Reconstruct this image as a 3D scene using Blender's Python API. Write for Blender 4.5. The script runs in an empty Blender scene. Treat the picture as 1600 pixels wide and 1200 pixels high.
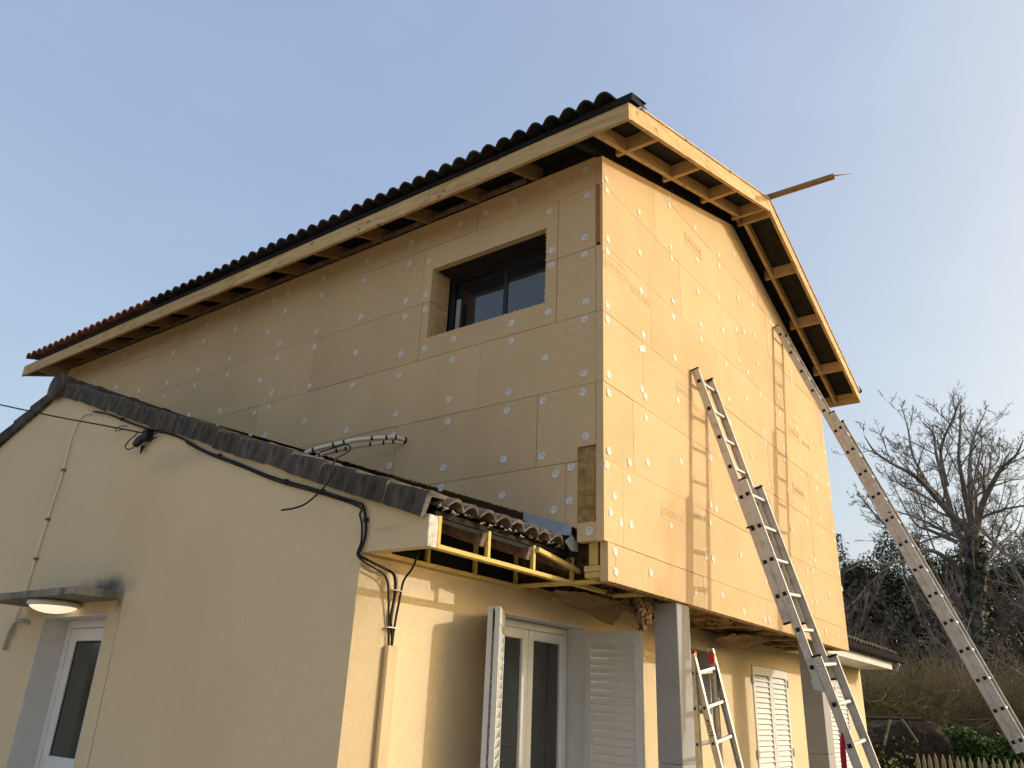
import bpy, bmesh, math, random
import numpy as np
from mathutils import Vector, Matrix, noise

random.seed(7)
rng = np.random.default_rng(7)
scene = bpy.context.scene
COL = scene.collection

# ------------------------------------------------------------------ camera
CAM = Vector((-4.6005, -2.6056, -1.0533))
YAW, PITCH, ROLL = 0.64067, 0.38955, 0.0433
fw = Vector((math.cos(YAW)*math.cos(PITCH), math.sin(YAW)*math.cos(PITCH), math.sin(PITCH)))
r0 = Vector((math.sin(YAW), -math.cos(YAW), 0.0))
u0 = r0.cross(fw)
rt = r0*math.cos(ROLL) + u0*math.sin(ROLL)
up = -r0*math.sin(ROLL) + u0*math.cos(ROLL)
cam_data = bpy.data.cameras.new('camera')
cam = bpy.data.objects.new('camera', cam_data)
COL.objects.link(cam)
m = Matrix(((rt.x, up.x, -fw.x, CAM.x), (rt.y, up.y, -fw.y, CAM.y), (rt.z, up.z, -fw.z, CAM.z), (0, 0, 0, 1)))
cam.matrix_world = m
cam_data.sensor_width = 36.0
cam_data.lens = 36.0*1224.4/1600.0
cam_data.clip_start = 0.05
cam_data.clip_end = 2000.0
scene.camera = cam

# ------------------------------------------------------------------ sky and sun
SUN_DIR = Vector((0.716, -1.0, 0.464)).normalized()      # towards the sun
world = bpy.data.worlds.new('World')
scene.world = world
world.use_nodes = True
wn = world.node_tree
for n in list(wn.nodes): wn.nodes.remove(n)
w_out = wn.nodes.new('ShaderNodeOutputWorld')
w_bg = wn.nodes.new('ShaderNodeBackground')
w_sky = wn.nodes.new('ShaderNodeTexSky')
w_sky.sky_type = 'NISHITA'
w_sky.sun_disc = False
w_sky.sun_elevation = math.asin(SUN_DIR.z)
w_sky.sun_rotation = math.atan2(SUN_DIR.x, SUN_DIR.y)
w_sky.air_density = 1.0
w_sky.dust_density = 5.0
w_sky.ozone_density = 1.5
w_bg.inputs['Strength'].default_value = 0.15
# thin high haze: the clear-sky colours are toned down and an even pale veil is added over the whole dome
w_mul = wn.nodes.new('ShaderNodeMixRGB'); w_mul.blend_type = 'MULTIPLY'; w_mul.inputs['Fac'].default_value = 1.0
w_mul.inputs['Color2'].default_value = (1.16, 0.99, 0.55, 1)
w_add = wn.nodes.new('ShaderNodeVectorMath'); w_add.operation = 'ADD'; w_add.inputs[1].default_value = (1.075, 1.445, 2.76)
w_tc = wn.nodes.new('ShaderNodeTexCoord'); w_mp = wn.nodes.new('ShaderNodeMapping'); w_mp.inputs['Scale'].default_value = (2.0, 3.2, 5.0)
w_nz = wn.nodes.new('ShaderNodeTexNoise'); w_nz.inputs['Scale'].default_value = 1.6; w_nz.inputs['Detail'].default_value = 7; w_nz.inputs['Roughness'].default_value = 0.55
w_mr = wn.nodes.new('ShaderNodeMapRange'); w_mr.inputs['From Min'].default_value = 0.50; w_mr.inputs['From Max'].default_value = 0.80; w_mr.inputs['To Min'].default_value = 1.0; w_mr.inputs['To Max'].default_value = 1.05
w_sc = wn.nodes.new('ShaderNodeVectorMath'); w_sc.operation = 'SCALE'
wn.links.new(w_tc.outputs['Generated'], w_mp.inputs['Vector']); wn.links.new(w_mp.outputs[0], w_nz.inputs['Vector'])
wn.links.new(w_nz.outputs['Fac'], w_mr.inputs['Value'])
wn.links.new(w_sky.outputs[0], w_mul.inputs['Color1'])
wn.links.new(w_mul.outputs[0], w_add.inputs[0])
wn.links.new(w_add.outputs[0], w_sc.inputs[0]); wn.links.new(w_mr.outputs[0], w_sc.inputs['Scale'])
wn.links.new(w_sc.outputs[0], w_bg.inputs['Color'])
wn.links.new(w_bg.outputs[0], w_out.inputs['Surface'])
sun_data = bpy.data.lights.new('sun', 'SUN')
sun_data.energy = 2.0
sun_data.angle = math.radians(0.53)
sun_data.color = (0.985, 0.99, 1.0)
sun = bpy.data.objects.new('sun', sun_data)
COL.objects.link(sun)
sun.location = (8, -12, 8)
sun.rotation_euler = SUN_DIR.to_track_quat('Z', 'Y').to_euler()
scene.view_settings.view_transform = 'Standard'
scene.view_settings.look = 'None'
scene.view_settings.exposure = 0.24
scene.view_settings.gamma = 1.0
scene.view_settings.use_curve_mapping = False
scene.cycles.max_bounces = 6

# ------------------------------------------------------------------ materials
MATS = {}
def new_mat(name):
    m = bpy.data.materials.new(name)
    m.use_nodes = True
    nt = m.node_tree
    b = nt.nodes['Principled BSDF']
    MATS[name] = m
    return m, nt, b

def noisy(name, c1, c2, scale=4.0, rough=0.85, bump=0.0, bscale=60.0, spec=0.25, stretch=None, c3=None, scale3=0.6, metallic=0.0, detail=6.0, ptscale=None):
    """base colour mottled between c1 and c2; fine relief by bump"""
    m, nt, b = new_mat(name)
    N, Lk = nt.nodes, nt.links
    tc = N.new('ShaderNodeTexCoord')
    mp = N.new('ShaderNodeMapping')
    Lk.new(tc.outputs['Object'], mp.inputs['Vector'])
    if ptscale:
        geo = N.new('ShaderNodeNewGeometry')
        Lk.new(geo.outputs['Position'], mp.inputs['Vector'])
    if stretch: mp.inputs['Scale'].default_value = stretch
    nz = N.new('ShaderNodeTexNoise'); nz.inputs['Scale'].default_value = scale; nz.inputs['Detail'].default_value = detail
    nz.inputs['Roughness'].default_value = 0.6
    Lk.new(mp.outputs[0], nz.inputs['Vector'])
    cr = N.new('ShaderNodeValToRGB')
    cr.color_ramp.elements[0].position = 0.32; cr.color_ramp.elements[1].position = 0.68
    cr.color_ramp.elements[0].color = (*c1, 1); cr.color_ramp.elements[1].color = (*c2, 1)
    Lk.new(nz.outputs['Fac'], cr.inputs['Fac'])
    col = cr.outputs['Color']
    if c3:
        n3 = N.new('ShaderNodeTexNoise'); n3.inputs['Scale'].default_value = scale3; n3.inputs['Detail'].default_value = 3
        Lk.new(mp.outputs[0], n3.inputs['Vector'])
        r3 = N.new('ShaderNodeValToRGB')
        r3.color_ramp.elements[0].position = 0.45; r3.color_ramp.elements[1].position = 0.75
        Lk.new(n3.outputs['Fac'], r3.inputs['Fac'])
        mx = N.new('ShaderNodeMixRGB'); mx.inputs['Color2'].default_value = (*c3, 1)
        Lk.new(r3.outputs['Color'], mx.inputs['Fac']); Lk.new(col, mx.inputs['Color1'])
        col = mx.outputs['Color']
    Lk.new(col, b.inputs['Base Color'])
    b.inputs['Roughness'].default_value = rough
    b.inputs['Specular IOR Level'].default_value = spec
    b.inputs['Metallic'].default_value = metallic
    if bump > 0:
        nb = N.new('ShaderNodeTexNoise'); nb.inputs['Scale'].default_value = bscale; nb.inputs['Detail'].default_value = 4
        Lk.new(mp.outputs[0], nb.inputs['Vector'])
        bp = N.new('ShaderNodeBump'); bp.inputs['Strength'].default_value = bump; bp.inputs['Distance'].default_value = 0.01
        Lk.new(nb.outputs['Fac'], bp.inputs['Height'])
        Lk.new(bp.outputs[0], b.inputs['Normal'])
    return m

def rand_tint(name, amount=0.12):
    """per-object value variation (boards, tiles)"""
    m = MATS[name]; nt = m.node_tree; N, Lk = nt.nodes, nt.links
    b = N['Principled BSDF']
    src = b.inputs['Base Color'].links[0].from_socket
    oi = N.new('ShaderNodeObjectInfo')
    mr = N.new('ShaderNodeMapRange'); mr.inputs['To Min'].default_value = 1-amount; mr.inputs['To Max'].default_value = 1+amount
    Lk.new(oi.outputs['Random'], mr.inputs['Value'])
    hs = N.new('ShaderNodeHueSaturation')
    Lk.new(mr.outputs[0], hs.inputs['Value']); Lk.new(src, hs.inputs['Color'])
    Lk.new(hs.outputs[0], b.inputs['Base Color'])

noisy('fibreboard', (0.590, 0.418, 0.230), (0.655, 0.472, 0.268), scale=26, rough=0.95, bump=0.35, bscale=220, spec=0.1, c3=(0.56, 0.395, 0.215), scale3=1.4, ptscale=True)
rand_tint('fibreboard', 0.045)
noisy('fibreboard_edge', (0.27, 0.17, 0.085), (0.40, 0.27, 0.14), scale=40, rough=1.0, bump=1.0, bscale=120, spec=0.05)
noisy('wood_fibre', (0.22, 0.12, 0.045), (0.50, 0.31, 0.12), scale=14, rough=1.0, bump=1.0, bscale=70, spec=0.05)
noisy('orange_filler', (0.30, 0.12, 0.03), (0.42, 0.18, 0.045), scale=10, rough=0.7)
noisy('print_ink', (0.49, 0.345, 0.17), (0.56, 0.405, 0.205), scale=30, rough=0.95, spec=0.1)
noisy('cement_render', (0.675, 0.540, 0.335), (0.73, 0.59, 0.372), scale=30.0, rough=0.95, bump=0.6, bscale=210, spec=0.12, c3=(0.635, 0.50, 0.30), scale3=0.7)
noisy('white_paint', (0.54, 0.545, 0.53), (0.63, 0.635, 0.62), scale=5, rough=0.45, spec=0.4, bump=0.1, bscale=50)
noisy('dirty_white', (0.38, 0.34, 0.28), (0.78, 0.75, 0.69), scale=22, rough=0.8, bump=0.5, bscale=60)
noisy('pvc_white', (0.70, 0.70, 0.68), (0.75, 0.75, 0.73), scale=3, rough=0.3, spec=0.5)
noisy('pine_wood', (0.51, 0.345, 0.155), (0.64, 0.465, 0.235), scale=3.0, rough=0.75, bump=0.2, bscale=40, spec=0.2, stretch=(1.0, 1.0, 9.0), c3=(0.44, 0.255, 0.09), scale3=2.5)
noisy('pine_yellow', (0.56, 0.405, 0.10), (0.66, 0.505, 0.19), scale=3.5, rough=0.75, bump=0.15, bscale=40, spec=0.2, stretch=(1, 1, 7))
noisy('pine_shade', (0.24, 0.14, 0.055), (0.36, 0.225, 0.095), scale=5.0, rough=0.8, bump=0.2, bscale=40, spec=0.15)  # darker copy of the pine: shade of eaves and underfloor put into its colour
noisy('old_wood', (0.09, 0.058, 0.04), (0.25, 0.165, 0.125), scale=16, rough=0.9, bump=0.6, bscale=60)
noisy('roof_deck', (0.018, 0.016, 0.014), (0.034, 0.030, 0.025), scale=8, rough=0.9)  # colour taken near-black to hold the shade under the eaves
noisy('membrane_black', (0.010, 0.010, 0.010), (0.020, 0.020, 0.020), scale=9, rough=0.85, spec=0.12, bump=0.4, bscale=14)
noisy('tile_black', (0.018, 0.018, 0.018), (0.055, 0.051, 0.047), scale=16, rough=0.8, bump=0.7, bscale=50, c3=(0.085, 0.055, 0.042), scale3=2.2)
rand_tint('tile_black', 0.35)
noisy('tile_red', (0.20, 0.085, 0.055), (0.30, 0.15, 0.10), scale=16, rough=0.85, bump=0.7, bscale=50, c3=(0.07, 0.055, 0.05), scale3=3.0)
rand_tint('tile_red', 0.25)
noisy('tile_old', (0.045, 0.036, 0.028), (0.24, 0.20, 0.165), scale=11, rough=0.95, bump=1.0, bscale=45, c3=(0.05, 0.038, 0.03), scale3=5)
rand_tint('tile_old', 0.25)
noisy('verge_lip', (0.05, 0.045, 0.04), (0.19, 0.175, 0.155), scale=14, rough=1.0, bump=1.0, bscale=50)
noisy('verge_concrete', (0.028, 0.025, 0.022), (0.125, 0.110, 0.095), scale=16, rough=0.97, bump=0.9, bscale=55, c3=(0.032, 0.027, 0.024), scale3=3.5, stretch=(1, 1, 0.35))
rand_tint('verge_concrete', 0.22)
noisy('mortar', (0.20, 0.175, 0.15), (0.40, 0.36, 0.31), scale=25, rough=1.0, bump=1.0, bscale=60)
noisy('slab_concrete', (0.10, 0.095, 0.075), (0.36, 0.33, 0.27), scale=7, rough=0.97, bump=0.8, bscale=40, stretch=(1, 1, 0.3), c3=(0.09, 0.085, 0.07), scale3=3)
noisy('column_grey', (0.33, 0.32, 0.30), (0.385, 0.375, 0.355), scale=2.5, rough=0.9, bump=0.2, bscale=80, c3=(0.30, 0.295, 0.28), scale3=1.5)
noisy('black_rubber', (0.009, 0.009, 0.009), (0.016, 0.016, 0.016), scale=9, rough=0.65, spec=0.25)
noisy('disc_plastic', (0.62, 0.585, 0.52), (0.74, 0.70, 0.63), scale=30, rough=0.5)
noisy('disc_hole', (0.05, 0.05, 0.09), (0.10, 0.10, 0.15), scale=30, rough=0.7)
noisy('grey_frame', (0.016, 0.019, 0.022), (0.024, 0.028, 0.031), scale=3, rough=0.5, spec=0.3)
noisy('grey_light_frame', (0.30, 0.31, 0.31), (0.36, 0.37, 0.37), scale=3, rough=0.4, spec=0.5)
noisy('interior_dark', (0.012, 0.012, 0.012), (0.02, 0.018, 0.016), scale=3, rough=0.9)  # near-black stands in for the shade of unlit rooms and loft
noisy('cream_pipe', (0.68, 0.62, 0.49), (0.74, 0.69, 0.56), scale=6, rough=0.6, bump=0.15, bscale=60)
noisy('conduit_beige', (0.52, 0.40, 0.22), (0.58, 0.46, 0.27), scale=6, rough=0.5, stretch=(3, 3, 0.4), c3=(0.34, 0.25, 0.13), scale3=1.2)
noisy('galvanised', (0.27, 0.29, 0.30), (0.37, 0.39, 0.40), scale=9, rough=0.6, metallic=0.1, spec=0.3)
noisy('kraft_membrane', (0.17, 0.10, 0.045), (0.33, 0.215, 0.105), scale=7, rough=0.8, bump=0.8, bscale=13, c3=(0.14, 0.085, 0.04), scale3=4)
noisy('mineral_wool', (0.035, 0.020, 0.010), (0.20, 0.115, 0.050), scale=18, rough=1.0, bump=1.0, bscale=40)
noisy('lamp_body', (0.62, 0.60, 0.55), (0.68, 0.66, 0.61), scale=3, rough=0.4)
noisy('red_plastic', (0.55, 0.045, 0.02), (0.62, 0.06, 0.03), scale=3, rough=0.4, spec=0.5)
noisy('red_strap', (0.30, 0.010, 0.035), (0.38, 0.016, 0.05), scale=30, rough=0.8)
noisy('clear_plastic', (0.40, 0.48, 0.44), (0.52, 0.58, 0.54), scale=8, rough=0.3, spec=0.5)
noisy('label_white', (0.66, 0.66, 0.64), (0.72, 0.72, 0.70), scale=8, rough=0.5)
noisy('ink_black', (0.02, 0.02, 0.02), (0.03, 0.03, 0.03), scale=8, rough=0.6)
noisy('ink_red', (0.5, 0.03, 0.03), (0.55, 0.05, 0.04), scale=8, rough=0.6)
noisy('bark', (0.12, 0.105, 0.09), (0.25, 0.225, 0.19), scale=3.5, rough=0.95, bump=0.8, bscale=14, ptscale=True)
noisy('twig_bark', (0.09, 0.075, 0.06), (0.19, 0.16, 0.13), scale=3, rough=0.9, ptscale=True)
noisy('brush_stem', (0.22, 0.17, 0.105), (0.50, 0.40, 0.24), scale=1.4, rough=0.9, c3=(0.30, 0.28, 0.10), scale3=0.35, ptscale=True)
noisy('ivy_leaf', (0.018, 0.030, 0.010), (0.050, 0.075, 0.024), scale=3, rough=0.55, spec=0.4, ptscale=True)
noisy('hedge_leaf', (0.035, 0.075, 0.012), (0.14, 0.21, 0.035), scale=2.2, rough=0.45, spec=0.5, ptscale=True)
noisy('conifer', (0.018, 0.028, 0.014), (0.060, 0.070, 0.030), scale=0.9, rough=0.9, ptscale=True)
noisy('wood_undergrowth', (0.05, 0.040, 0.026), (0.14, 0.115, 0.07), scale=0.7, rough=0.95, ptscale=True)
noisy('heather', (0.020, 0.015, 0.012), (0.085, 0.064, 0.048), scale=7, rough=1.0, ptscale=True)
noisy('chestnut_pale', (0.30, 0.225, 0.12), (0.48, 0.38, 0.21), scale=5, rough=0.85, stretch=(1, 1, 0.2))
noisy('pole_wood', (0.12, 0.10, 0.06), (0.19, 0.165, 0.10), scale=5, rough=0.9)
noisy('grass', (0.055, 0.06, 0.024), (0.11, 0.10, 0.05), scale=0.8, rough=0.95, bump=0.6, bscale=9)
noisy('bounce_gravel', (0.46, 0.36, 0.245), (0.60, 0.48, 0.335), scale=30, rough=0.95, bump=0.8, bscale=60)  # pale so the unseen yard throws warm light up the walls
noisy('reflector_white', (0.7, 0.7, 0.7), (0.75, 0.75, 0.75), scale=3, rough=0.3)

def knots(name, scale, stretch, col):
    m = MATS[name]; nt = m.node_tree; N, Lk = nt.nodes, nt.links
    b = N['Principled BSDF']; src = b.inputs['Base Color'].links[0].from_socket
    geo = N.new('ShaderNodeNewGeometry'); mp = N.new('ShaderNodeMapping'); mp.inputs['Scale'].default_value = stretch
    Lk.new(geo.outputs['Position'], mp.inputs['Vector'])
    nz = N.new('ShaderNodeTexNoise'); nz.inputs['Scale'].default_value = 14
    Lk.new(geo.outputs['Position'], nz.inputs['Vector'])
    vo = N.new('ShaderNodeTexVoronoi'); vo.inputs['Scale'].default_value = scale; vo.inputs['Randomness'].default_value = 1.0
    Lk.new(mp.outputs[0], vo.inputs['Vector'])
    ad = N.new('ShaderNodeMath'); ad.operation = 'MULTIPLY_ADD'; ad.inputs[1].default_value = 0.08
    Lk.new(nz.outputs['Fac'], ad.inputs[0]); Lk.new(vo.outputs['Distance'], ad.inputs[2])
    mr = N.new('ShaderNodeMapRange'); mr.inputs['From Min'].default_value = 0.10; mr.inputs['From Max'].default_value = 0.19
    mr.inputs['To Min'].default_value = 0.85; mr.inputs['To Max'].default_value = 0.0
    Lk.new(ad.outputs[0], mr.inputs['Value'])
    mx = N.new('ShaderNodeMixRGB'); mx.inputs['Color2'].default_value = (*col, 1)
    Lk.new(mr.outputs[0], mx.inputs['Fac']); Lk.new(src, mx.inputs['Color1'])
    Lk.new(mx.outputs['Color'], b.inputs['Base Color'])
knots('pine_wood', 4.6, (1.0, 1.0, 1.4), (0.20, 0.095, 0.035))
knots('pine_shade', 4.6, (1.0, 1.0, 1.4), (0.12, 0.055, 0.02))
rand_tint('pine_wood', 0.10)

# aluminium: brushed along the rail
def make_alu(name, base, rough, metal=0.65):
    m, nt, b = new_mat(name)
    N, Lk = nt.nodes, nt.links
    tc = N.new('ShaderNodeTexCoord'); mp = N.new('ShaderNodeMapping'); mp.inputs['Scale'].default_value = (60, 60, 1.5)
    Lk.new(tc.outputs['Object'], mp.inputs['Vector'])
    nz = N.new('ShaderNodeTexNoise'); nz.inputs['Scale'].default_value = 3; nz.inputs['Detail'].default_value = 5
    Lk.new(mp.outputs[0], nz.inputs['Vector'])
    cr = N.new('ShaderNodeValToRGB')
    cr.color_ramp.elements[0].color = (base[0]*0.72, base[1]*0.70, base[2]*0.68, 1); cr.color_ramp.elements[1].color = (*base, 1)
    cr.color_ramp.elements[0].position = 0.25; cr.color_ramp.elements[1].position = 0.6
    Lk.new(nz.outputs['Fac'], cr.inputs['Fac'])
    n2 = N.new('ShaderNodeTexNoise'); n2.inputs['Scale'].default_value = 11; n2.inputs['Detail'].default_value = 5
    Lk.new(tc.outputs['Object'], n2.inputs['Vector'])
    r2 = N.new('ShaderNodeValToRGB'); r2.color_ramp.elements[0].position = 0.5; r2.color_ramp.elements[1].position = 0.8
    Lk.new(n2.outputs['Fac'], r2.inputs['Fac'])
    mx = N.new('ShaderNodeMixRGB'); mx.inputs['Color2'].default_value = (0.35, 0.325, 0.29, 1)
    Lk.new(r2.outputs['Color'], mx.inputs['Fac']); Lk.new(cr.outputs['Color'], mx.inputs['Color1'])
    Lk.new(mx.outputs['Color'], b.inputs['Base Color'])
    b.inputs['Metallic'].default_value = metal
    b.inputs['Roughness'].default_value = rough
    return m
make_alu('aluminium', (0.58, 0.575, 0.56), 0.42)
make_alu('aluminium_new', (0.70, 0.71, 0.72), 0.36)

def glass_mat(name, col, rough=0.04, spec=0.9):
    m, nt, b = new_mat(name)
    b.inputs['Base Color'].default_value = (*col, 1)
    b.inputs['Roughness'].default_value = rough
    b.inputs['Specular IOR Level'].default_value = spec
    b.inputs['IOR'].default_value = 1.55
    N, Lk = nt.nodes, nt.links
    nz = N.new('ShaderNodeTexNoise'); nz.inputs['Scale'].default_value = 1.3
    bp = N.new('ShaderNodeBump'); bp.inputs['Strength'].default_value = 0.015; bp.inputs['Distance'].default_value = 0.05
    Lk.new(nz.outputs['Fac'], bp.inputs['Height']); Lk.new(bp.outputs[0], b.inputs['Normal'])
    return m
glass_mat('window_glass', (0.02, 0.022, 0.024))
glass_mat('door_glass', (0.025, 0.03, 0.024), rough=0.12)
m, nt, b = new_mat('lamp_glow')
b.inputs['Base Color'].default_value = (0.85, 0.82, 0.74, 1)
b.inputs['Roughness'].default_value = 0.3
b.inputs['Emission Color'].default_value = (1.0, 0.84, 0.58, 1)
b.inputs['Emission Strength'].default_value = 0.75

# soot mark above the porch slab on the rendered gable (a stain with its own shape)
def stain_mat(name, base, stains):
    """cement render with stains given as (centre, radii, colour, strength) in world space"""
    m = MATS[base].copy(); m.name = name; MATS[name] = m
    nt = m.node_tree; N, Lk = nt.nodes, nt.links
    b = N['Principled BSDF']; src = b.inputs['Base Color'].links[0].from_socket
    geo = N.new('ShaderNodeNewGeometry')
    nz = N.new('ShaderNodeTexNoise'); nz.inputs['Scale'].default_value = 5; nz.inputs['Detail'].default_value = 4
    Lk.new(geo.outputs['Position'], nz.inputs['Vector'])
    for (c, r, col, st) in stains:
        s = N.new('ShaderNodeVectorMath'); s.operation = 'SUBTRACT'; s.inputs[1].default_value = c
        Lk.new(geo.outputs['Position'], s.inputs[0])
        d = N.new('ShaderNodeVectorMath'); d.operation = 'DIVIDE'; d.inputs[1].default_value = r
        Lk.new(s.outputs[0], d.inputs[0])
        l = N.new('ShaderNodeVectorMath'); l.operation = 'LENGTH'; Lk.new(d.outputs[0], l.inputs[0])
        a = N.new('ShaderNodeMath'); a.operation = 'ADD'; Lk.new(l.outputs['Value'], a.inputs[0])
        sc = N.new('ShaderNodeMath'); sc.operation = 'MULTIPLY'; sc.inputs[1].default_value = 0.7
        Lk.new(nz.outputs['Fac'], sc.inputs[0]); Lk.new(sc.outputs[0], a.inputs[1])
        mr = N.new('ShaderNodeMapRange'); mr.inputs['From Min'].default_value = 0.35; mr.inputs['From Max'].default_value = 1.35
        mr.inputs['To Min'].default_value = st; mr.inputs['To Max'].default_value = 0.0
        mr.interpolation_type = 'SMOOTHSTEP'
        Lk.new(a.outputs[0], mr.inputs['Value'])
        mx = N.new('ShaderNodeMixRGB'); mx.inputs['Color2'].default_value = (*col, 1)
        Lk.new(mr.outputs[0], mx.inputs['Fac']); Lk.new(src, mx.inputs['Color1'])
        src = mx.outputs['Color']
    Lk.new(src, b.inputs['Base Color'])
    return m
stain_mat('render_gable', 'cement_render', [
    ((-1.4, 3.62, -0.33), (0.4, 0.55, 0.13), (0.085, 0.08, 0.085), 0.92),
    ((-1.4, 3.38, -0.42), (0.4, 0.07, 0.16), (0.11, 0.10, 0.10), 0.7),
    ((-1.4, 2.9, 0.62), (0.4, 0.75, 0.16), (0.34, 0.30, 0.20), 0.35),
    ((-1.4, 0.62, -0.14), (0.4, 0.2, 0.03), (0.32, 0.27, 0.17), 0.3),
    ((-1.4, 4.95, 0.62), (0.4, 0.06, 0.6), (0.36, 0.33, 0.22), 0.25),
])

# ------------------------------------------------------------------ object helpers
ORIG = {}                                         # world origin of every object made here

def link(o, parent=None, world_origin=None):
    COL.objects.link(o)
    wo = Vector(world_origin) if world_origin is not None else Vector((0, 0, 0))
    ORIG[o.name] = wo
    if parent is not None:
        o.parent = parent
        o.location = wo - ORIG[parent.name]
    else:
        o.location = wo
    return o

def thing(name, label, cat, loc=(0, 0, 0), group=None):
    o = bpy.data.objects.new(name, None)
    o.empty_display_size = 0.2
    link(o, None, loc)
    o['label'] = label; o['category'] = cat
    if group: o['group'] = group
    return o

def tag(o, label, cat, group=None):
    o['label'] = label; o['category'] = cat
    if group: o['group'] = group
    return o

def mesh_obj(name, verts, faces, mat, parent=None, smooth=False, kind=None, label=None, mat_ids=None):
    """verts in world space; the object's origin is put at the base centre of its verts"""
    V = np.asarray(verts, dtype=float)
    lo, hi = V.min(0), V.max(0)
    org = Vector(((lo[0]+hi[0])/2, (lo[1]+hi[1])/2, lo[2]))
    me = bpy.data.meshes.new(name)
    me.from_pydata([tuple(v) for v in (V - np.array(org))], [], faces)
    ms = mat if isinstance(mat, (list, tuple)) else [mat]
    for q in ms: me.materials.append(MATS[q])
    if mat_ids is not None:
        for p, i in zip(me.polygons, mat_ids): p.material_index = i
    if smooth:
        me.polygons.foreach_set('use_smooth', [True]*len(me.polygons))
    me.update()
    o = bpy.data.objects.new(name, me)
    link(o, parent, org)
    if kind: o['kind'] = kind
    if label: o['label'] = label
    return o

def shared(name, me, parent, loc, rot=None, label=None, kind=None):
    """a copy that shares mesh data; loc in world space"""
    o = bpy.data.objects.new(name, me)
    link(o, parent, loc)
    if rot is not None:
        o.rotation_mode = 'QUATERNION' if len(rot) == 4 else 'XYZ'
        if len(rot) == 4: o.rotation_quaternion = rot
        else: o.rotation_euler = rot
    if label: o['label'] = label
    if kind: o['kind'] = kind
    return o

class MB:
    def __init__(s): s.v = []; s.f = []; s.m = []
    def add(s, vs, fs, mi=0):
        k = len(s.v); s.v += [tuple(q) for q in vs]; s.f += [tuple(i+k for i in f) for f in fs]; s.m += [mi]*len(fs); return s
    def box(s, x0, x1, y0, y1, z0, z1, mi=0, ch=0.0):
        if ch <= 0:
            vs = [(x, y, z) for z in (z0, z1) for y in (y0, y1) for x in (x0, x1)]
            fs = [(0, 2, 3, 1), (4, 5, 7, 6), (0, 1, 5, 4), (2, 6, 7, 3), (0, 4, 6, 2), (1, 3, 7, 5)]
            return s.add(vs, fs, mi)
        bm = bmesh.new(); bmesh.ops.create_cube(bm, size=1)
        for v in bm.verts:
            v.co = Vector(((x0+x1)/2 + v.co.x*(x1-x0), (y0+y1)/2 + v.co.y*(y1-y0), (z0+z1)/2 + v.co.z*(z1-z0)))
        bmesh.ops.bevel(bm, geom=bm.edges[:], offset=ch, segments=1, affect='EDGES')
        bm.verts.index_update()
        s.add([v.co for v in bm.verts], [[v.index for v in f.verts] for f in bm.faces], mi); bm.free()
        return s
    def beam(s, a, b, w, h, upv=(0, 0, 1), mi=0, ch=0.0):
        """box from a to b; w across, h along upv; a and b are the centres of the ends"""
        a, b = Vector(a), Vector(b); d = (b-a); L = d.length; d.normalize()
        u = Vector(upv); sdir = d.cross(u).normalized(); u = sdir.cross(d).normalized()
        bm = bmesh.new(); bmesh.ops.create_cube(bm, size=1)
        if ch > 0:
            for v in bm.verts: v.co = Vector((v.co.x*w, v.co.y*L, v.co.z*h))
            bmesh.ops.bevel(bm, geom=bm.edges[:], offset=ch, segments=1, affect='EDGES')
            for v in bm.verts: v.co = (a+b)/2 + sdir*v.co.x + d*v.co.y + u*v.co.z
        else:
            for v in bm.verts: v.co = (a+b)/2 + sdir*(v.co.x*w) + d*(v.co.y*L) + u*(v.co.z*h)
        bm.verts.index_update()
        s.add([v.co for v in bm.verts], [[v.index for v in f.verts] for f in bm.faces], mi); bm.free()
        return s
    def tube(s, pts, r, n=8, mi=0, closed_ends=True):
        pts = [Vector(p) for p in pts]
        rs = r if isinstance(r, (list, tuple)) else [r]*len(pts)
        rings = []
        ref = Vector((0.3, 0.5, 0.8)).normalized()
        for i, p in enumerate(pts):
            t = (pts[min(i+1, len(pts)-1)] - pts[max(i-1, 0)]).normalized()
            a = t.cross(ref)
            if a.length < 0.05: a = t.cross(Vector((1, 0, 0)))
            a.normalize(); bb = t.cross(a).normalized()
            rings.append([p + (a*math.cos(2*math.pi*k/n) + bb*math.sin(2*math.pi*k/n))*rs[i] for k in range(n)])
        vs = [v for rg in rings for v in rg]
        fs = []
        for i in range(len(pts)-1):
            for k in range(n):
                fs.append((i*n+k, i*n+(k+1) % n, (i+1)*n+(k+1) % n, (i+1)*n+k))
        if closed_ends:
            fs.append(tuple(range(n-1, -1, -1))); fs.append(tuple((len(pts)-1)*n+k for k in range(n)))
        return s.add(vs, fs, mi)
    def prism(s, poly, axis, a, b, mi=0):
        """polygon (list of 2-tuples) extruded along an axis: axis 0 -> poly is (y,z); 1 -> (x,z); 2 -> (x,y)"""
        n = len(poly)
        def mk(p, q):
            return (q, p[0], p[1]) if axis == 0 else ((p[0], q, p[1]) if axis == 1 else (p[0], p[1], q))
        vs = [mk(p, a) for p in poly] + [mk(p, b) for p in poly]
        fs = [tuple(range(n)), tuple(range(2*n-1, n-1, -1))]
        for i in range(n):
            j = (i+1) % n
            fs.append((i, i+n, j+n, j))
        return s.add(vs, fs, mi)
    def obj(s, name, mat, parent=None, **kw):
        if len(set(s.m)) > 1 or isinstance(mat, (list, tuple)): kw['mat_ids'] = s.m
        return mesh_obj(name, s.v, s.f, mat, parent, **kw)

def fix_normals(o):
    bm = bmesh.new(); bm.from_mesh(o.data)
    bmesh.ops.recalc_face_normals(bm, faces=bm.faces[:]); bm.to_mesh(o.data); bm.free()

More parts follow.
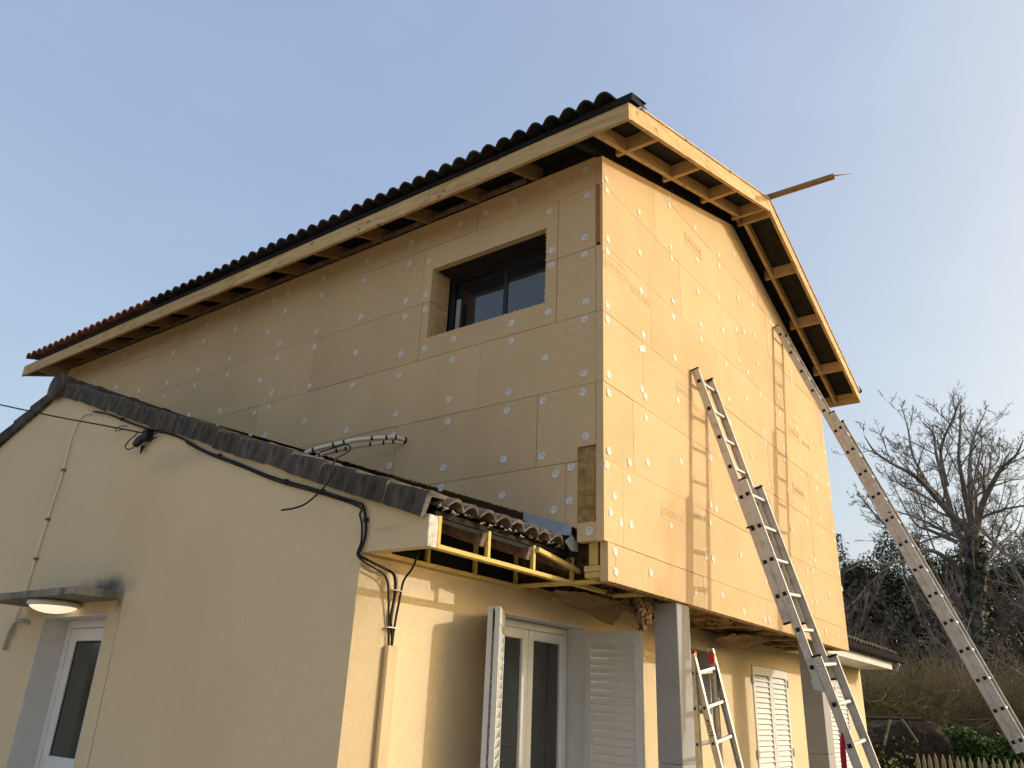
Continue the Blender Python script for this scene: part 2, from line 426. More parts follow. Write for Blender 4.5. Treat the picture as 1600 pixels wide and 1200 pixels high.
def smooth_pts(pts, n=6):
    """Catmull-Rom through points"""
    P = [Vector(p) for p in pts]; P = [P[0]*2-P[1]] + P + [P[-1]*2-P[-2]]
    out = []
    for i in range(1, len(P)-2):
        for k in range(n):
            t = k/n
            out.append(0.5*((2*P[i]) + (P[i+1]-P[i-1])*t + (2*P[i-1]-5*P[i]+4*P[i+1]-P[i+2])*t*t + (3*P[i]-P[i-1]-3*P[i+1]+P[i+2])*t**3))
    out.append(P[-2])
    return out

def clip(poly, a, b, c):
    """keep the part of a 2-D polygon where a*x + b*y <= c"""
    out = []
    for i in range(len(poly)):
        p, q = poly[i], poly[(i+1) % len(poly)]
        dp, dq = a*p[0]+b*p[1]-c, a*q[0]+b*q[1]-c
        if dp <= 0: out.append(p)
        if (dp < 0 < dq) or (dq < 0 < dp):
            t = dp/(dp-dq); out.append((p[0]+(q[0]-p[0])*t, p[1]+(q[1]-p[1])*t))
    return out

GROUND = -2.65
SL = 0.344                       # slope of both roofs
W = 6.084; HX = 3.0415           # width of the upper storey, its ridge
LLEN = 8.78                      # length of its long wall
XF, YO, ZF = -0.384, -0.447, 3.064   # fascia plane, barge plane, their lower corner
def zroof(x): return ZF + SL*(x-XF) if x <= HX else ZF + SL*(2*HX-x-XF)
CX, FY, EY = -1.4, 0.823, 0.309  # gable plane, front wall plane, eave line of the lower house
LONG_DISCS = ((7.903, 2.814), (7.285, 2.599), (6.667, 2.419), (6.031, 2.404), (6.028, 2.228), (5.41, 2.438), (5.406, 2.243), (4.804, 2.437), (4.793, 2.233), (4.804, 2.809), (5.416, 2.805), (6.043, 2.808), (6.659, 2.817), (5.4, 1.872), (4.795, 1.812), (4.156, 1.669), (4.797, 1.624), (4.165, 1.42), (4.815, 3.049), (5.426, 3.027), (6.053, 3.027), (6.662, 3.037), (7.283, 3.043), (7.894, 3.022), (2.717, 3.045), (3.353, 3.027), (3.924, 3.009), (4.178, 3.007), (2.105, 2.808), (2.71, 2.808), (3.347, 2.828), (3.923, 2.807), (4.169, 2.606), (2.096, 2.406), (2.704, 2.402), (3.342, 2.41), (3.925, 2.412), (2.094, 2.24), (2.707, 2.016), (3.338, 2.229), (3.924, 2.244), (2.095, 1.857), (2.089, 1.651), (2.696, 1.673), (3.326, 1.799), (3.923, 1.851), (4.162, 2.04), (3.928, 1.689), (3.326, 1.438), (2.699, 1.232), (2.084, 1.279), (3.909, 1.38), (2.682, 1.06), (2.084, 1.082), (2.096, 0.806), (1.804, 1.846), (1.47, 1.661), (0.512, 1.457), (0.163, 1.249), (1.476, 1.297), (0.852, 1.236), (0.862, 1.086), (0.523, 1.1), (0.169, 1.102), (1.467, 1.098), (0.146, 0.756), (1.481, 0.704), (0.874, 0.689), (0.523, 0.664), (0.264, 0.541), (0.398, 0.51), (1.488, 0.54), (0.158, 3.084), (0.497, 3.082), (0.886, 3.057), (1.203, 3.049), (1.496, 3.042), (2.105, 3.046), (0.139, 2.832), (0.507, 2.803), (1.849, 2.763), (1.852, 2.403), (0.474, 2.416), (0.162, 2.431), (0.477, 2.277), (0.161, 2.273), (0.869, 0.405), (0.406, 0.247), (0.276, 0.296), (0.114, 0.068), (1.474, 1.853), (0.856, 1.849), (0.494, 1.853), (0.149, 1.849), (0.158, 1.7), (0.848, 1.687), (1.846, 2.25))
GABLE_DISCS = ((0.062, 2.965), (0.07, 2.863), (0.081, 2.403), (0.068, 2.287), (0.638, 2.988), (0.629, 2.574), (1.291, 3.551), (1.287, 3.442), (1.28, 2.972), (1.284, 2.859), (1.903, 3.536), (1.902, 3.157), (2.514, 3.539), (2.504, 3.396), (0.067, 1.803), (0.066, 1.682), (0.079, 1.234), (0.077, 1.087), (0.64, 2.206), (0.665, 1.807), (0.61, 1.657), (0.662, 1.676), (0.612, 1.308), (0.668, 1.264), (1.28, 2.398), (1.271, 2.239), (1.268, 1.834), (1.29, 1.443), (1.883, 2.785), (1.897, 2.431), (1.897, 2.271), (2.427, 2.974), (2.491, 2.617), (0.071, 0.644), (0.042, 0.532), (0.146, 0.336), (0.091, 0.208), (0.236, 0.163), (0.387, 0.179), (0.383, 0.642), (0.365, 0.51), (0.68, 0.72), (0.669, 1.083), (1.303, 0.894), (1.058, 0.306), (1.689, 0.508), (1.899, 0.662), (2.017, 0.646), (1.965, 1.106), (1.92, 1.279), (1.901, 1.101), (1.854, 0.494), (0.15, -0.051), (0.155, -0.185), (0.68, -0.115), (1.478, -0.144), (1.729, 0.184), (1.88, 0.185), (2.041, -0.102), (3.007, 3.8), (3.026, 3.254), (3.493, 3.547), (3.503, 3.38), (4.145, 3.567), (2.897, 2.81), (3.138, 2.878), (3.495, 2.99), (4.138, 3.431), (2.511, 2.251), (2.896, 2.441), (3.154, 2.399), (3.525, 2.645), (2.528, 1.864), (3.048, 2.067), (3.522, 2.269), (4.778, 3.013), (4.774, 2.858), (5.406, 3.0), (5.401, 2.809), (4.165, 2.455), (4.149, 2.228), (4.769, 2.382), (4.784, 2.257), (5.424, 2.445), (5.4, 2.27), (3.541, 1.827), (3.546, 1.706), (3.065, 1.429), (2.521, 1.616), (5.992, 2.796), (5.999, 2.444), (6.004, 2.286), (4.186, 1.839), (4.168, 1.68), (4.789, 1.847), (3.548, 1.236), (3.564, 1.071), (2.539, 0.867), (2.547, 0.333), (3.14, 1.109), (4.189, 1.322), (4.778, 1.657), (5.427, 1.805), (5.413, 1.64), (6.009, 1.829), (6.004, 1.654), (4.787, 1.242), (4.797, 1.089), (4.201, 0.894), (5.431, 1.256), (5.429, 1.093), (5.982, 1.212), (5.994, 1.086), (4.836, 0.685), (4.989, 0.671), (4.637, 0.492), (4.843, 0.529), (3.203, 0.188), (2.535, -0.18), (3.062, -0.187), (3.196, -0.186), (6.03, 0.682), (6.08, 0.49), (5.451, 0.337), (4.663, 0.164), (4.857, 0.188), (4.834, -0.155), (5.114, -0.118), (5.63, -0.116))

# ------------------------------------------------------------------ ground
g = MB(); g.v = [(-400, -400, GROUND), (600, -400, GROUND), (600, 400, GROUND), (-400, 400, GROUND)]; g.f = [(0, 1, 2, 3)]; g.m = [0]
g.obj('ground', 'grass', kind='structure')
g = MB(); g.v = [(-18, -12, GROUND+0.006), (-1.7, -12, GROUND+0.006), (-1.7, 14, GROUND+0.006), (-18, 14, GROUND+0.006)]; g.f = [(0, 1, 2, 3)]; g.m = [0]
g.obj('bounce_yard', 'bounce_gravel', kind='structure')  # unseen yard, added and sized to bounce light onto the shaded walls

ANG = math.atan(SL); CA, SA = math.cos(ANG), math.sin(ANG)
def frame_quat(a, l):
    a, l = Vector(a), Vector(l); n = a.cross(l)
    return Matrix(((a.x, l.x, n.x), (a.y, l.y, n.y), (a.z, l.z, n.z))).to_quaternion()
Q_LOW_S = frame_quat((1, 0, 0), (0, CA, SA))
Q_LOW_N = frame_quat((-1, 0, 0), (0, -CA, SA))
Q_UP_L = frame_quat((0, -1, 0), (CA, 0, SA))
Q_UP_R = frame_quat((0, 1, 0), (-CA, 0, SA))

def roman_tile(name, cover, length, rolls=2, h=0.05, th=0.013, mats=('tile_black',), nseg=9, lift=0.03, seed=0):
    """double-roman roof tile: round rolls between flat pans, lower end lifted over the next course"""
    rr = random.Random(seed)
    xs = []
    n = nseg*rolls
    for i in range(n+1):
        u = i/n*rolls; fr = u % 1.0
        z = h*max(0.0, math.sin(math.pi*min(max((fr-0.05)/0.90, 0), 1)))**0.66
        xs.append((i/n*cover*1.015, z))
    V, F = [], []
    for (yy, dz) in ((0.0, lift), (length*0.5, lift*0.5), (length, 0.0)):
        jit = 0.0015
        for (x, z) in xs: V.append((x, yy+rr.uniform(-jit, jit), z+dz+th+rr.uniform(-jit, jit)))
        for (x, z) in xs: V.append((x, yy, z*0.93+dz))
    k = len(xs)
    for r in range(2):
        for i in range(k-1):
            a = r*2*k+i; b = a+2*k
            F.append((a, a+1, b+1, b)); F.append((a+k, b+k, b+k+1, a+k+1))
        a = r*2*k; F.append((a, a+2*k, a+3*k, a+k)); F.append((a+k-1, a+2*k-1, a+4*k-1, a+3*k-1))
    for i in range(k-1):
        F.append((i, i+k, i+k+1, i+1)); e = 4*k+i; F.append((e, e+1, e+k+1, e+k))
    me = bpy.data.meshes.new(name); me.from_pydata(V, [], F)
    for q in mats: me.materials.append(MATS[q])
    me.update(); return me

# ================================================================== lower house
low = thing('rendered_house', 'cream rendered lower house with white shutters and mossy dark tiled roof, under the timber-clad storey', 'house', (4.3, FY, GROUND))
RY = 5.38                                        # ridge of the lower roof
def zlow(y): return 0.012+SL*(y-0.314) if y <= RY else 0.012+SL*(2*RY-y-0.314)
def gable_piece(mb, y0, y1, z0, z1, x0, x1, drop):
    p = [(y0, z0), (y1, z0), (y1, z1), (y0, z1)]
    p = clip(p, -SL, 1.0, 0.012-SL*0.314-drop)
    if p: p = clip(p, SL, 1.0, 0.012+SL*(2*RY-0.314)-drop)
    if len(p) >= 3: mb.prism(p, 0, x0, x1)
DY0, DY1, DZT = 3.50, 4.52, -0.525               # door opening in the gable
wg = MB()
TOPZ = 3.0
gable_piece(wg, FY, DY0, GROUND-0.1, TOPZ, CX, CX+0.25, 0.10)
gable_piece(wg, DY1, 10.2, GROUND-0.1, TOPZ, CX, CX+0.25, 0.10)
gable_piece(wg, DY0, DY1, DZT, TOPZ, CX, CX+0.25, 0.10)
gable_piece(wg, EY+0.012, FY, -0.26, TOPZ, CX, CX+0.07, 0.10)
o = wg.obj('gable_wall', 'render_gable', low); fix_normals(o)

WF = [(-0.045, 1.145, GROUND+0.12, -0.44), (3.22, 3.66, -1.05, -0.44), (4.90, 6.15, GROUND+0.12, -0.49), (7.80, 9.0, GROUND+0.12, -0.49)]
wf = MB()
def fw_rect(x0, x1, z0, z1): wf.prism([(x0, z0), (x1, z0), (x1, z1), (x0, z1)], 1, FY, FY+0.25)
xcur = CX+0.25
wf.prism([(CX+0.001, GROUND-0.1), (xcur, GROUND-0.1), (xcur, -0.235), (CX+0.001, -0.235)], 1, FY+0.0, FY+0.002)
for (x0, x1, z0, z1) in WF:
    fw_rect(xcur, x0, GROUND-0.1, -0.235); fw_rect(x0, x1, z1, -0.235); fw_rect(x0, x1, GROUND-0.1, z0); xcur = x1
fw_rect(xcur, 10.0, GROUND-0.1, -0.235)
o = wf.obj('front_wall', 'cement_render', low); fix_normals(o)
we = MB(); gable_piece(we, FY+0.25, 10.2, GROUND-0.1, TOPZ, 9.75, 10.0, 0.10)
o = we.obj('end_wall', 'cement_render', low); fix_normals(o)
gable_w = MB(); gable_piece(gable_w, EY+0.02, FY, -0.26, TOPZ, 9.93, 10.0, 0.10)
gable_w.obj('wall_return', 'cement_render', low)
# white end of the boxed-in eave
mb = MB(); mb.box(CX-0.004, CX+0.075, EY-0.002, EY+0.012, -0.262, -0.085, ch=0.003)
mb.obj('eave_end_board', 'dirty_white', low)
# near-black panel put in for the unlit loft behind the open eave
mb = MB(); mb.box(CX+0.26, 9.7, FY+0.02, FY+0.24, -0.234, -0.02); mb.obj('loft_dark_panel', 'interior_dark', low)

# ---- lower roof: deck, verge tiles, roman tiles
mb = MB()
mb.prism([(0.33, -0.085), (RY, zlow(RY)-0.085), (10.3, zlow(10.3)-0.085), (10.3, zlow(10.3)-0.11), (RY, zlow(RY)-0.11), (0.33, -0.11)], 0, CX+0.02, 9.97)
o = mb.obj('roof_deck', 'interior_dark', low); fix_normals(o)  # deck coloured near-black for the shade inside the open eave

def verge_mesh(name, seed):
    rr = random.Random(seed); L = 0.345
    mb = MB()
    bm = bmesh.new()
    # cross-section: outer face with a top lip, extruded along the slope in 4 uneven steps
    prof = [(-0.034, -0.124), (-0.004, -0.124), (-0.004, -0.02), (0.15, -0.012), (0.15, 0.008), (0.0, 0.014), (-0.026, 0.008), (-0.036, -0.008)]
    rings = []
    for i in range(5):
        t = i/4; off = 0.019*(1-t)
        ring = []
        for (px, pz) in prof:
            j = rr.uniform(-0.0010, 0.0010)
            dx = -off*0.35 if px < -0.02 else 0
            dz = off if pz > -0.08 else rr.uniform(-0.0015, 0.0015)
            ring.append(bm.verts.new((px+dx+j, t*L+(rr.uniform(-0.006, 0.006) if i in (0, 4) else 0), pz+dz+j)))
        rings.append(ring)
    n = len(prof)
    for i in range(4):
        for k in range(n): bm.faces.new((rings[i][k], rings[i][(k+1) % n], rings[i+1][(k+1) % n], rings[i+1][k]))
    bm.faces.new(rings[0][::-1]); bm.faces.new(rings[-1])
    bmesh.ops.recalc_face_normals(bm, faces=bm.faces[:])
    for f in bm.faces:
        c = f.calc_center_median()
        if c.y < 0.012 or (c.z > -0.004 and c.x > -0.030): f.material_index = 1
    me = bpy.data.meshes.new(name); bm.to_mesh(me); bm.free(); me.materials.append(MATS['verge_concrete']); me.materials.append(MATS['verge_lip']); me.update()
    return me
VM = [verge_mesh('verge_tile', s) for s in range(5)]
rr = random.Random(3)
y = 0.300; k = 0
while y < RY-0.12:
    q = Q_LOW_S.copy(); q.rotate(Matrix.Rotation(math.radians(rr.uniform(-0.7, 0.7)), 3, 'Z').to_quaternion())
    q = Matrix.Rotation(math.radians(rr.uniform(-1.9, 1.9)), 3, 'X').to_quaternion() @ q
    shared('verge_tile', VM[k % 5], low, (CX-0.002+rr.uniform(-0.012, 0.008), y, zlow(y)+0.002+rr.uniform(-0.006, 0.006)), q)
    y += 0.3085; k += 1
def mirror_mesh(me):
    m2 = me.copy()
    for v in m2.vertices: v.co.x = -v.co.x
    m2.flip_normals(); return m2
VMN = [mirror_mesh(q) for q in VM]
y = 9.6
while y > RY+0.14:
    q = Matrix.Rotation(math.radians(rr.uniform(-1.0, 1.0)), 3, 'X').to_quaternion() @ Q_LOW_N
    shared('verge_tile', VMN[k % 5], low, (CX-0.002+rr.uniform(-0.006, 0.004), y, zlow(y)+0.002+rr.uniform(-0.004, 0.004)), q)
    y -= 0.3085; k += 1
# ridge: half-round caps along x, the first one showing its closed end disc over the gable
def ridge_mesh(name, L=0.42, r=0.125):
    mb = MB(); n = 12
    V = []; F = []
    for x, rad in ((0, r*1.06), (0.05, r*1.06), (0.06, r), (L, r*0.97)):
        for rad2 in (rad, rad-0.016):
            for i in range(n+1):
                a = math.pi*i/n; V.append((x, math.cos(a)*rad2*1.05, math.sin(a)*rad2*0.92))
    m = n+1
    for s in range(3):
        for i in range(n):
            a = s*2*m+i; b = a+2*m
            F.append((a, b, b+1, a+1)); F.append((a+m, a+m+1, b+m+1, b+m))
    for i in range(n): F.append((i, i+1, i+1+m, i+m)); e = 6*m+i; F.append((e, e+m, e+m+1, e+1))
    me = bpy.data.meshes.new(name); me.from_pydata(V, [], F); me.materials.append(MATS['verge_concrete']); me.update(); return me
RM = ridge_mesh('ridge_tile')
x = CX-0.05
while x < -0.2:
    shared('ridge_tile', RM, low, (x, RY, zlow(RY)-0.035)); x += 0.37
mb = MB()
mb.tube([(CX-0.075, RY, zlow(RY)-0.055), (CX-0.04, RY, zlow(RY)-0.055)], [0.135, 0.14], n=20)
mb.obj('ridge_end_disc', 'verge_concrete', low)
x = 6.3
while x < 9.9:
    shared('ridge_tile', RM, low, (x, RY, zlow(RY)-0.035)); x += 0.37

LT = [roman_tile('roof_tile', 0.30, 0.40, mats=('tile_old',), seed=s, h=0.052, th=0.016) for s in range(4)]
def low_tile(x, y, k, jitter=1.0):
    q = Q_LOW_S if y < RY else Q_LOW_N
    j = Matrix.Rotation(math.radians(rr.uniform(-1.2, 1.2)*jitter), 3, 'Z').to_quaternion()
    q = j @ Matrix.Rotation(math.radians(rr.uniform(-0.8, 0.8)*jitter), 3, 'X').to_quaternion() @ q
    shared('roof_tile', LT[k % 4], low, (x, y, zlow(y)-0.066+rr.uniform(-0.004, 0.006)*jitter), q)
k = 0
for row in range(16):
    y = 0.262+row*0.3085
    for c in range(4):
        if y < 0.3 or True:
            low_tile(CX+0.075+c*0.298, y, k, 1.0 if row else 2.2); k += 1
for row in range(3):                          # the same eave beyond the right side of the upper storey
    for c in range(13):
        low_tile(6.22+c*0.30, 0.262+row*0.3085, k); k += 1
# far part of the same roof, not individually visible
mb = MB()
for row in range(3, 16):
    for c in range(13):
        me = LT[(row+c) % 4]; M = Matrix.Translation((6.22+c*0.30, 0.262+row*0.3085, zlow(0.262+row*0.3085)-0.066)) @ Q_LOW_S.to_matrix().to_4x4()
        mb.add([M @ v.co for v in me.vertices], [tuple(p.vertices) for p in me.polygons])
for row in range(14):
    for c in range(37):
        if 4 < c < 25: continue
        yy = 9.75-row*0.3085
        me = LT[(row+c) % 4]; M = Matrix.Translation((CX+0.38+c*0.30, yy, zlow(yy)-0.066)) @ Q_LOW_N.to_matrix().to_4x4()
        mb.add([M @ v.co for v in me.vertices], [tuple(p.vertices) for p in me.polygons])
mb.obj('roof_tiles', 'tile_old', low, kind='stuff')
# broken mortar along the eave course and on the last verge tile
mb = MB(); rq = random.Random(5)
for i in range(26):
    x = CX+0.06+i*0.052+rq.uniform(-0.012, 0.012); y = 0.285+rq.uniform(-0.01, 0.02); s = rq.uniform(0.012, 0.028)
    z = zlow(y)-0.05+rq.uniform(-0.012, 0.014)
    mb.add([(x-s, y-s*0.5, z), (x+s, y-s*0.4, z+rq.uniform(-s, s)*0.4), (x, y+s, z-s*0.3), (x+rq.uniform(-s, s)*0.4, y, z+s*0.8)], [(0, 1, 3), (1, 2, 3), (2, 0, 3), (0, 2, 1)])
mb.obj('mortar_crumbs', 'mortar', low, kind='stuff')

# ---- open eave frame: rafters, yellow battens
for i, x in enumerate((-1.345, -0.885, -0.40, 0.08)):
    mb = MB(); mb.beam((x, 0.325, -0.135), (x, 1.2, -0.135+SL*0.875), 0.045, 0.085, upv=(0, 0, 1), ch=0.003)
    mb.obj('rafter_tail', 'old_wood', low)
    mb = MB(); mb.box(x+0.028, x+0.056, EY+0.004, EY+0.03, -0.236, -0.075, ch=0.002)
    mb.obj('yellow_stud', 'pine_yellow', low)
    mb = MB(); mb.box(x+0.024, x+0.052, FY-0.032, FY-0.006, -0.236, 0.0, ch=0.002)
    mb.obj('yellow_stud', 'pine_yellow', low)
mb = MB(); mb.box(CX+0.078, 0.60, EY-0.004, EY+0.045, -0.262, -0.2365, ch=0.002)
mb.obj('eave_batten', 'pine_yellow', low)
mb = MB(); mb.box(CX+0.075, 0.72, FY-0.045, FY-0.004, -0.262, -0.2365, ch=0.002)
mb.obj('wall_batten', 'pine_yellow', low)
mb = MB(); mb.beam((-0.35, 0.30, -0.10), (0.18, 0.30, -0.165), 0.03, 0.03, ch=0.002); mb.obj('loose_batten', 'pine_yellow', low)
mb = MB(); mb.box(CX+0.08, 0.1, 0.34, 0.36, -0.075, -0.045); mb.obj('eave_plank', 'roof_deck', low)
mb = MB(); mb.box(CX+0.08, 0.2, 0.56, 0.60, -0.03, 0.02); mb.obj('eave_plank', 'roof_deck', low)
# grey zinc flashing against the upper wall
mb = MB()
mb.add([(-0.10, 0.25, 0.035), (-0.012, 0.25, 0.05), (-0.012, 0.66, 0.05+SL*0.41), (-0.14, 0.66, 0.03+SL*0.41),
        (-0.10, 0.25, -0.01), (-0.14, 0.25, -0.02)], [(0, 1, 2, 3)])
mb.add([(-0.012, 0.25, 0.05), (-0.012, 0.25, 0.115), (-0.012, 0.66, 0.115+SL*0.41), (-0.012, 0.66, 0.05+SL*0.41)], [(0, 1, 2, 3)])
mb.add([(-0.012, 0.245, 0.055), (0.05, 0.235, 0.0), (0.055, 0.235, -0.055), (-0.03, 0.24, -0.06), (-0.10, 0.247, -0.005)], [(0, 1, 2, 3, 4)])
o = mb.obj('zinc_flashing', 'galvanised', low)
# dark abutment strip along the upper wall, up to the ridge
mb = MB(); mb.beam((-0.05, 0.62, zlow(0.62)+0.035), (-0.05, RY, zlow(RY)+0.035), 0.08, 0.05, ch=0.006); mb.obj('abutment_strip', 'tile_old', low)

# ---- right end: white fascia, gutter
mb = MB(); mb.box(6.2, 9.85, EY-0.022, EY+0.0, -0.27, -0.11, ch=0.003); mb.obj('fascia_board', 'white_paint', low)
mb = MB(); mb.box(6.1, 9.93, EY+0.001, FY-0.004, -0.262, -0.246); mb.obj('soffit_panel', 'white_paint', low)
mb = MB()
n = 9; V = []; F = []
for xx in (6.1, 10.25):
    for i in range(n+1):
        a = math.pi+math.pi*i/n; V.append((xx, EY-0.095+math.cos(a)*0.065, -0.085+math.sin(a)*0.075))
for i in range(n): F.append((i, i+1, n+2+i, n+1+i))
mb.add(V, F); mb.box(6.1, 10.25, EY-0.170, EY-0.160, -0.098, -0.082); mb.add([V[i+n+1] for i in range(n+1)], [tuple(range(n+1))])
mb.obj('gutter', 'membrane_black', low)
for x in (6.9, 7.7, 8.5, 9.3):
    mb = MB(); mb.box(x, x+0.02, EY-0.03, EY-0.02, -0.16, -0.09); mb.obj('gutter_bracket', 'grey_frame', low)
mb = MB(); mb.tube([(10.0, EY-0.09, -0.15), (10.0, EY-0.09, -0.20), (10.0, EY-0.06, -0.25), (10.0, EY-0.03, -0.28)], 0.024, n=10)
mb.obj('gutter_outlet', 'grey_light_frame', low)

# ---- windows and shutters of the lower house
def pvc_window(parent, x0, x1, z0, z1, yd, leaves=2, gmat='window_glass', name='window'):
    f = MB(); t = 0.055
    for (a, b, c, d) in ((x0, x0+t, z0, z1), (x1-t, x1, z0, z1), (x0+t, x1-t, z1-t, z1), (x0+t, x1-t, z0, z0+t)):
        f.box(a, b, yd, yd+0.06, c, d, ch=0.004)
    wo = f.obj(name, 'pvc_white', parent)
    xm = (x0+x1)/2; n = leaves
    for i in range(n):
        a = x0+t+0.004+(x1-x0-2*t-0.008)*i/n+(0.002 if i else 0); b = x0+t+0.004+(x1-x0-2*t-0.008)*(i+1)/n-(0.002 if i < n-1 else 0)
        s = MB(); w = 0.072
        for (p, q, c, d) in ((a, a+w, z0+t+0.004, z1-t-0.004), (b-w, b, z0+t+0.004, z1-t-0.004), (a+w, b-w, z1-t-w-0.004, z1-t-0.004), (a+w, b-w, z0+t+0.004, z0+t+w)):
            s.box(p, q, yd-0.022, yd+0.035, c, d, ch=0.006)
        so = s.obj('sash', 'pvc_white', wo)
        gl = MB(); gl.box(a+w-0.004, b-w+0.004, yd+0.004, yd+0.012, z0+t+w-0.004, z1-t-w); gl.obj('pane', gmat, wo)
    return wo
def reveal(parent, x0, x1, z0, z1, yd, mat='white_paint', band=0.0):
    r = MB(); e = 0.004
    r.box(x0-e+0.001, x0+0.006, FY-0.004, yd+0.02, z0, z1)
    r.box(x1-0.006, x1+e-0.001, FY-0.004, yd+0.02, z0, z1)
    r.box(x0+0.006, x1-0.006, FY-0.004, yd+0.02, z1-0.006, z1+e-0.001)
    return r.obj('window_reveal', mat, parent)
reveal(low, -0.045, 1.145, GROUND+0.12, -0.44, 0.99)
pvc_window(low, -0.038, 1.138, GROUND+0.125, -0.45, 0.992, name='french_window')
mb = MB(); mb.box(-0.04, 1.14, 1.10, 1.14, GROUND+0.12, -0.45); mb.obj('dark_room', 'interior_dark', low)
# seal strips and catch on the french window head
mb = MB(); mb.tube([(0.72, 0.955, -0.435-0.012), (0.75, 0.955, -0.435-0.012)], 0.006, n=8); mb.obj('head_catch', 'grey_light_frame', low)
reveal(low, 3.22, 3.66, -1.05, -0.44, 0.99, mat='column_grey')
pvc_window(low, 3.225, 3.655, -1.045, -0.446, 0.96, leaves=1, name='small_window')
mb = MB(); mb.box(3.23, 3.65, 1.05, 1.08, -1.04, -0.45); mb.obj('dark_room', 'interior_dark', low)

def shutter(parent, hinge, dirv, width, z0, z1, thick=0.032, slat_h=0.058, flip=1, name='shutter', label=None, mat='white_paint'):
    """louvred leaf from the hinge line outward along dirv (unit, in the xy plane)"""
    d = Vector((dirv[0], dirv[1], 0)).normalized(); nrm = Vector((-d.y, d.x, 0))*flip
    H = Vector((hinge[0], hinge[1], 0))
    def P(u, v, z): return tuple(H + d*u + nrm*v + Vector((0, 0, z)))
    def bx(mb, u0, u1, v0, v1, za, zb):
        vs = [P(u, v, z) for z in (za, zb) for v in (v0, v1) for u in (u0, u1)]
        mb.add(vs, [(0, 2, 3, 1), (4, 5, 7, 6), (0, 1, 5, 4), (2, 6, 7, 3), (0, 4, 6, 2), (1, 3, 7, 5)])
    st = 0.06; f = MB()
    bx(f, 0, st, 0, thick, z0, z1); bx(f, width-st, width, 0, thick, z0, z1)
    bx(f, st, width-st, 0, thick, z1-0.095, z1); bx(f, st, width-st, 0, thick, z0, z0+0.10)
    fo = f.obj(name, mat, parent, label=label); fix_normals(fo)
    z = z0+0.10+0.015; first = None; rs = random.Random(int(width*1000))
    while z < z1-0.095-0.02:
        s = MB()
        ztop = min(z+slat_h*1.02, z1-0.094)
        vs = [P(st, thick*0.93, z), P(width-st, thick*0.93, z), P(width-st, thick*0.12, ztop), P(st, thick*0.12, ztop),
              P(st, thick*0.72, z-0.004), P(width-st, thick*0.72, z-0.004), P(width-st, -thick*0.02+0.002, ztop-0.008), P(st, -thick*0.02+0.002, ztop-0.008)]
        s.add(vs, [(0, 1, 2, 3), (7, 6, 5, 4), (0, 4, 5, 1), (3, 2, 6, 7), (0, 3, 7, 4), (1, 5, 6, 2)])
        if first is None:
            so = s.obj('slat', mat, fo); fix_normals(so); first = so
        else:
            base = first.location + ORIG[fo.name]
            shared('slat', first.data, fo, (base.x, base.y, base.z + (z-z0-0.115)))
        z += slat_h
    return fo
ZS0 = GROUND+0.13
# right leaf of the french window, standing straight out; left pair folded back on each other
shutter(low, (1.149, FY-0.01), (0, -1), 0.50, ZS0, -0.475, flip=-1, label='white louvred shutter standing straight out from the french window')
tipdir = Vector((-0.465, -0.30, 0)).normalized()
sh = shutter(low, (-0.049, FY-0.008), tipdir, 0.535, ZS0, -0.472, flip=-1, label='white louvred shutter folded back edge-on to the left')
off = Vector((-tipdir.y, tipdir.x, 0))*(-1)
shutter(low, (-0.049-off.x*0.044, FY-0.012-off.y*0.044), tipdir, 0.545, ZS0, -0.468, flip=-1, label='rear leaf of the folded white shutter')
# hinges, catch, peeling flake and painted numeral on shutters
mb = MB(); mb.box(1.150, 1.162, FY-0.09, FY-0.03, -0.66, -0.62); mb.box(1.150, 1.162, FY-0.09, FY-0.03, -1.36, -1.32); mb.obj('shutter_hinge', 'grey_light_frame', low)
mb = MB()
hp = Vector((-0.049, FY-0.008, 0))+tipdir*0.33+off*0.045
mb.add([(hp.x, hp.y, -1.20), (hp.x+0.02, hp.y-0.02, -1.235), (hp.x-0.03, hp.y-0.03, -1.28), (hp.x-0.05, hp.y-0.045, -1.25), (hp.x-0.015, hp.y-0.03, -1.21)], [(0, 1, 2, 3, 4)])
mb.obj('paint_flake', 'white_paint', low)
# closed pairs of shutters further right
for (x0, x1, z0, z1) in WF[2:]:
    reveal(low, x0, x1, z0, z1, 0.93, mat='grey_light_frame')
    xm = (x0+x1)/2
    shutter(low, (x0+0.012, FY+0.022), (1, 0), xm-x0-0.016, z0+0.01, z1-0.012, flip=-1, label='closed white louvred shutter leaf')
    shutter(low, (x1-0.012, FY+0.022), (-1, 0), xm-x0-0.016, z0+0.01, z1-0.012, flip=1, label='closed white louvred shutter leaf')
    for zz in (z1-0.16, z1-0.95):
        mb = MB(); mb.box(x0-0.03, x0+0.03, FY-0.022, FY-0.005, zz-0.05, zz+0.04, ch=0.003); mb.obj('shutter_hinge', 'grey_light_frame', low)
        mb = MB(); mb.box(x1-0.03, x1+0.03, FY-0.022, FY-0.005, zz-0.05, zz+0.04, ch=0.003); mb.obj('shutter_hinge', 'grey_light_frame', low)
    mb = MB(); mb.box(x0+0.01, x1-0.01, FY+0.10, FY+0.12, z0, z1); mb.obj('dark_room', 'interior_dark', low)

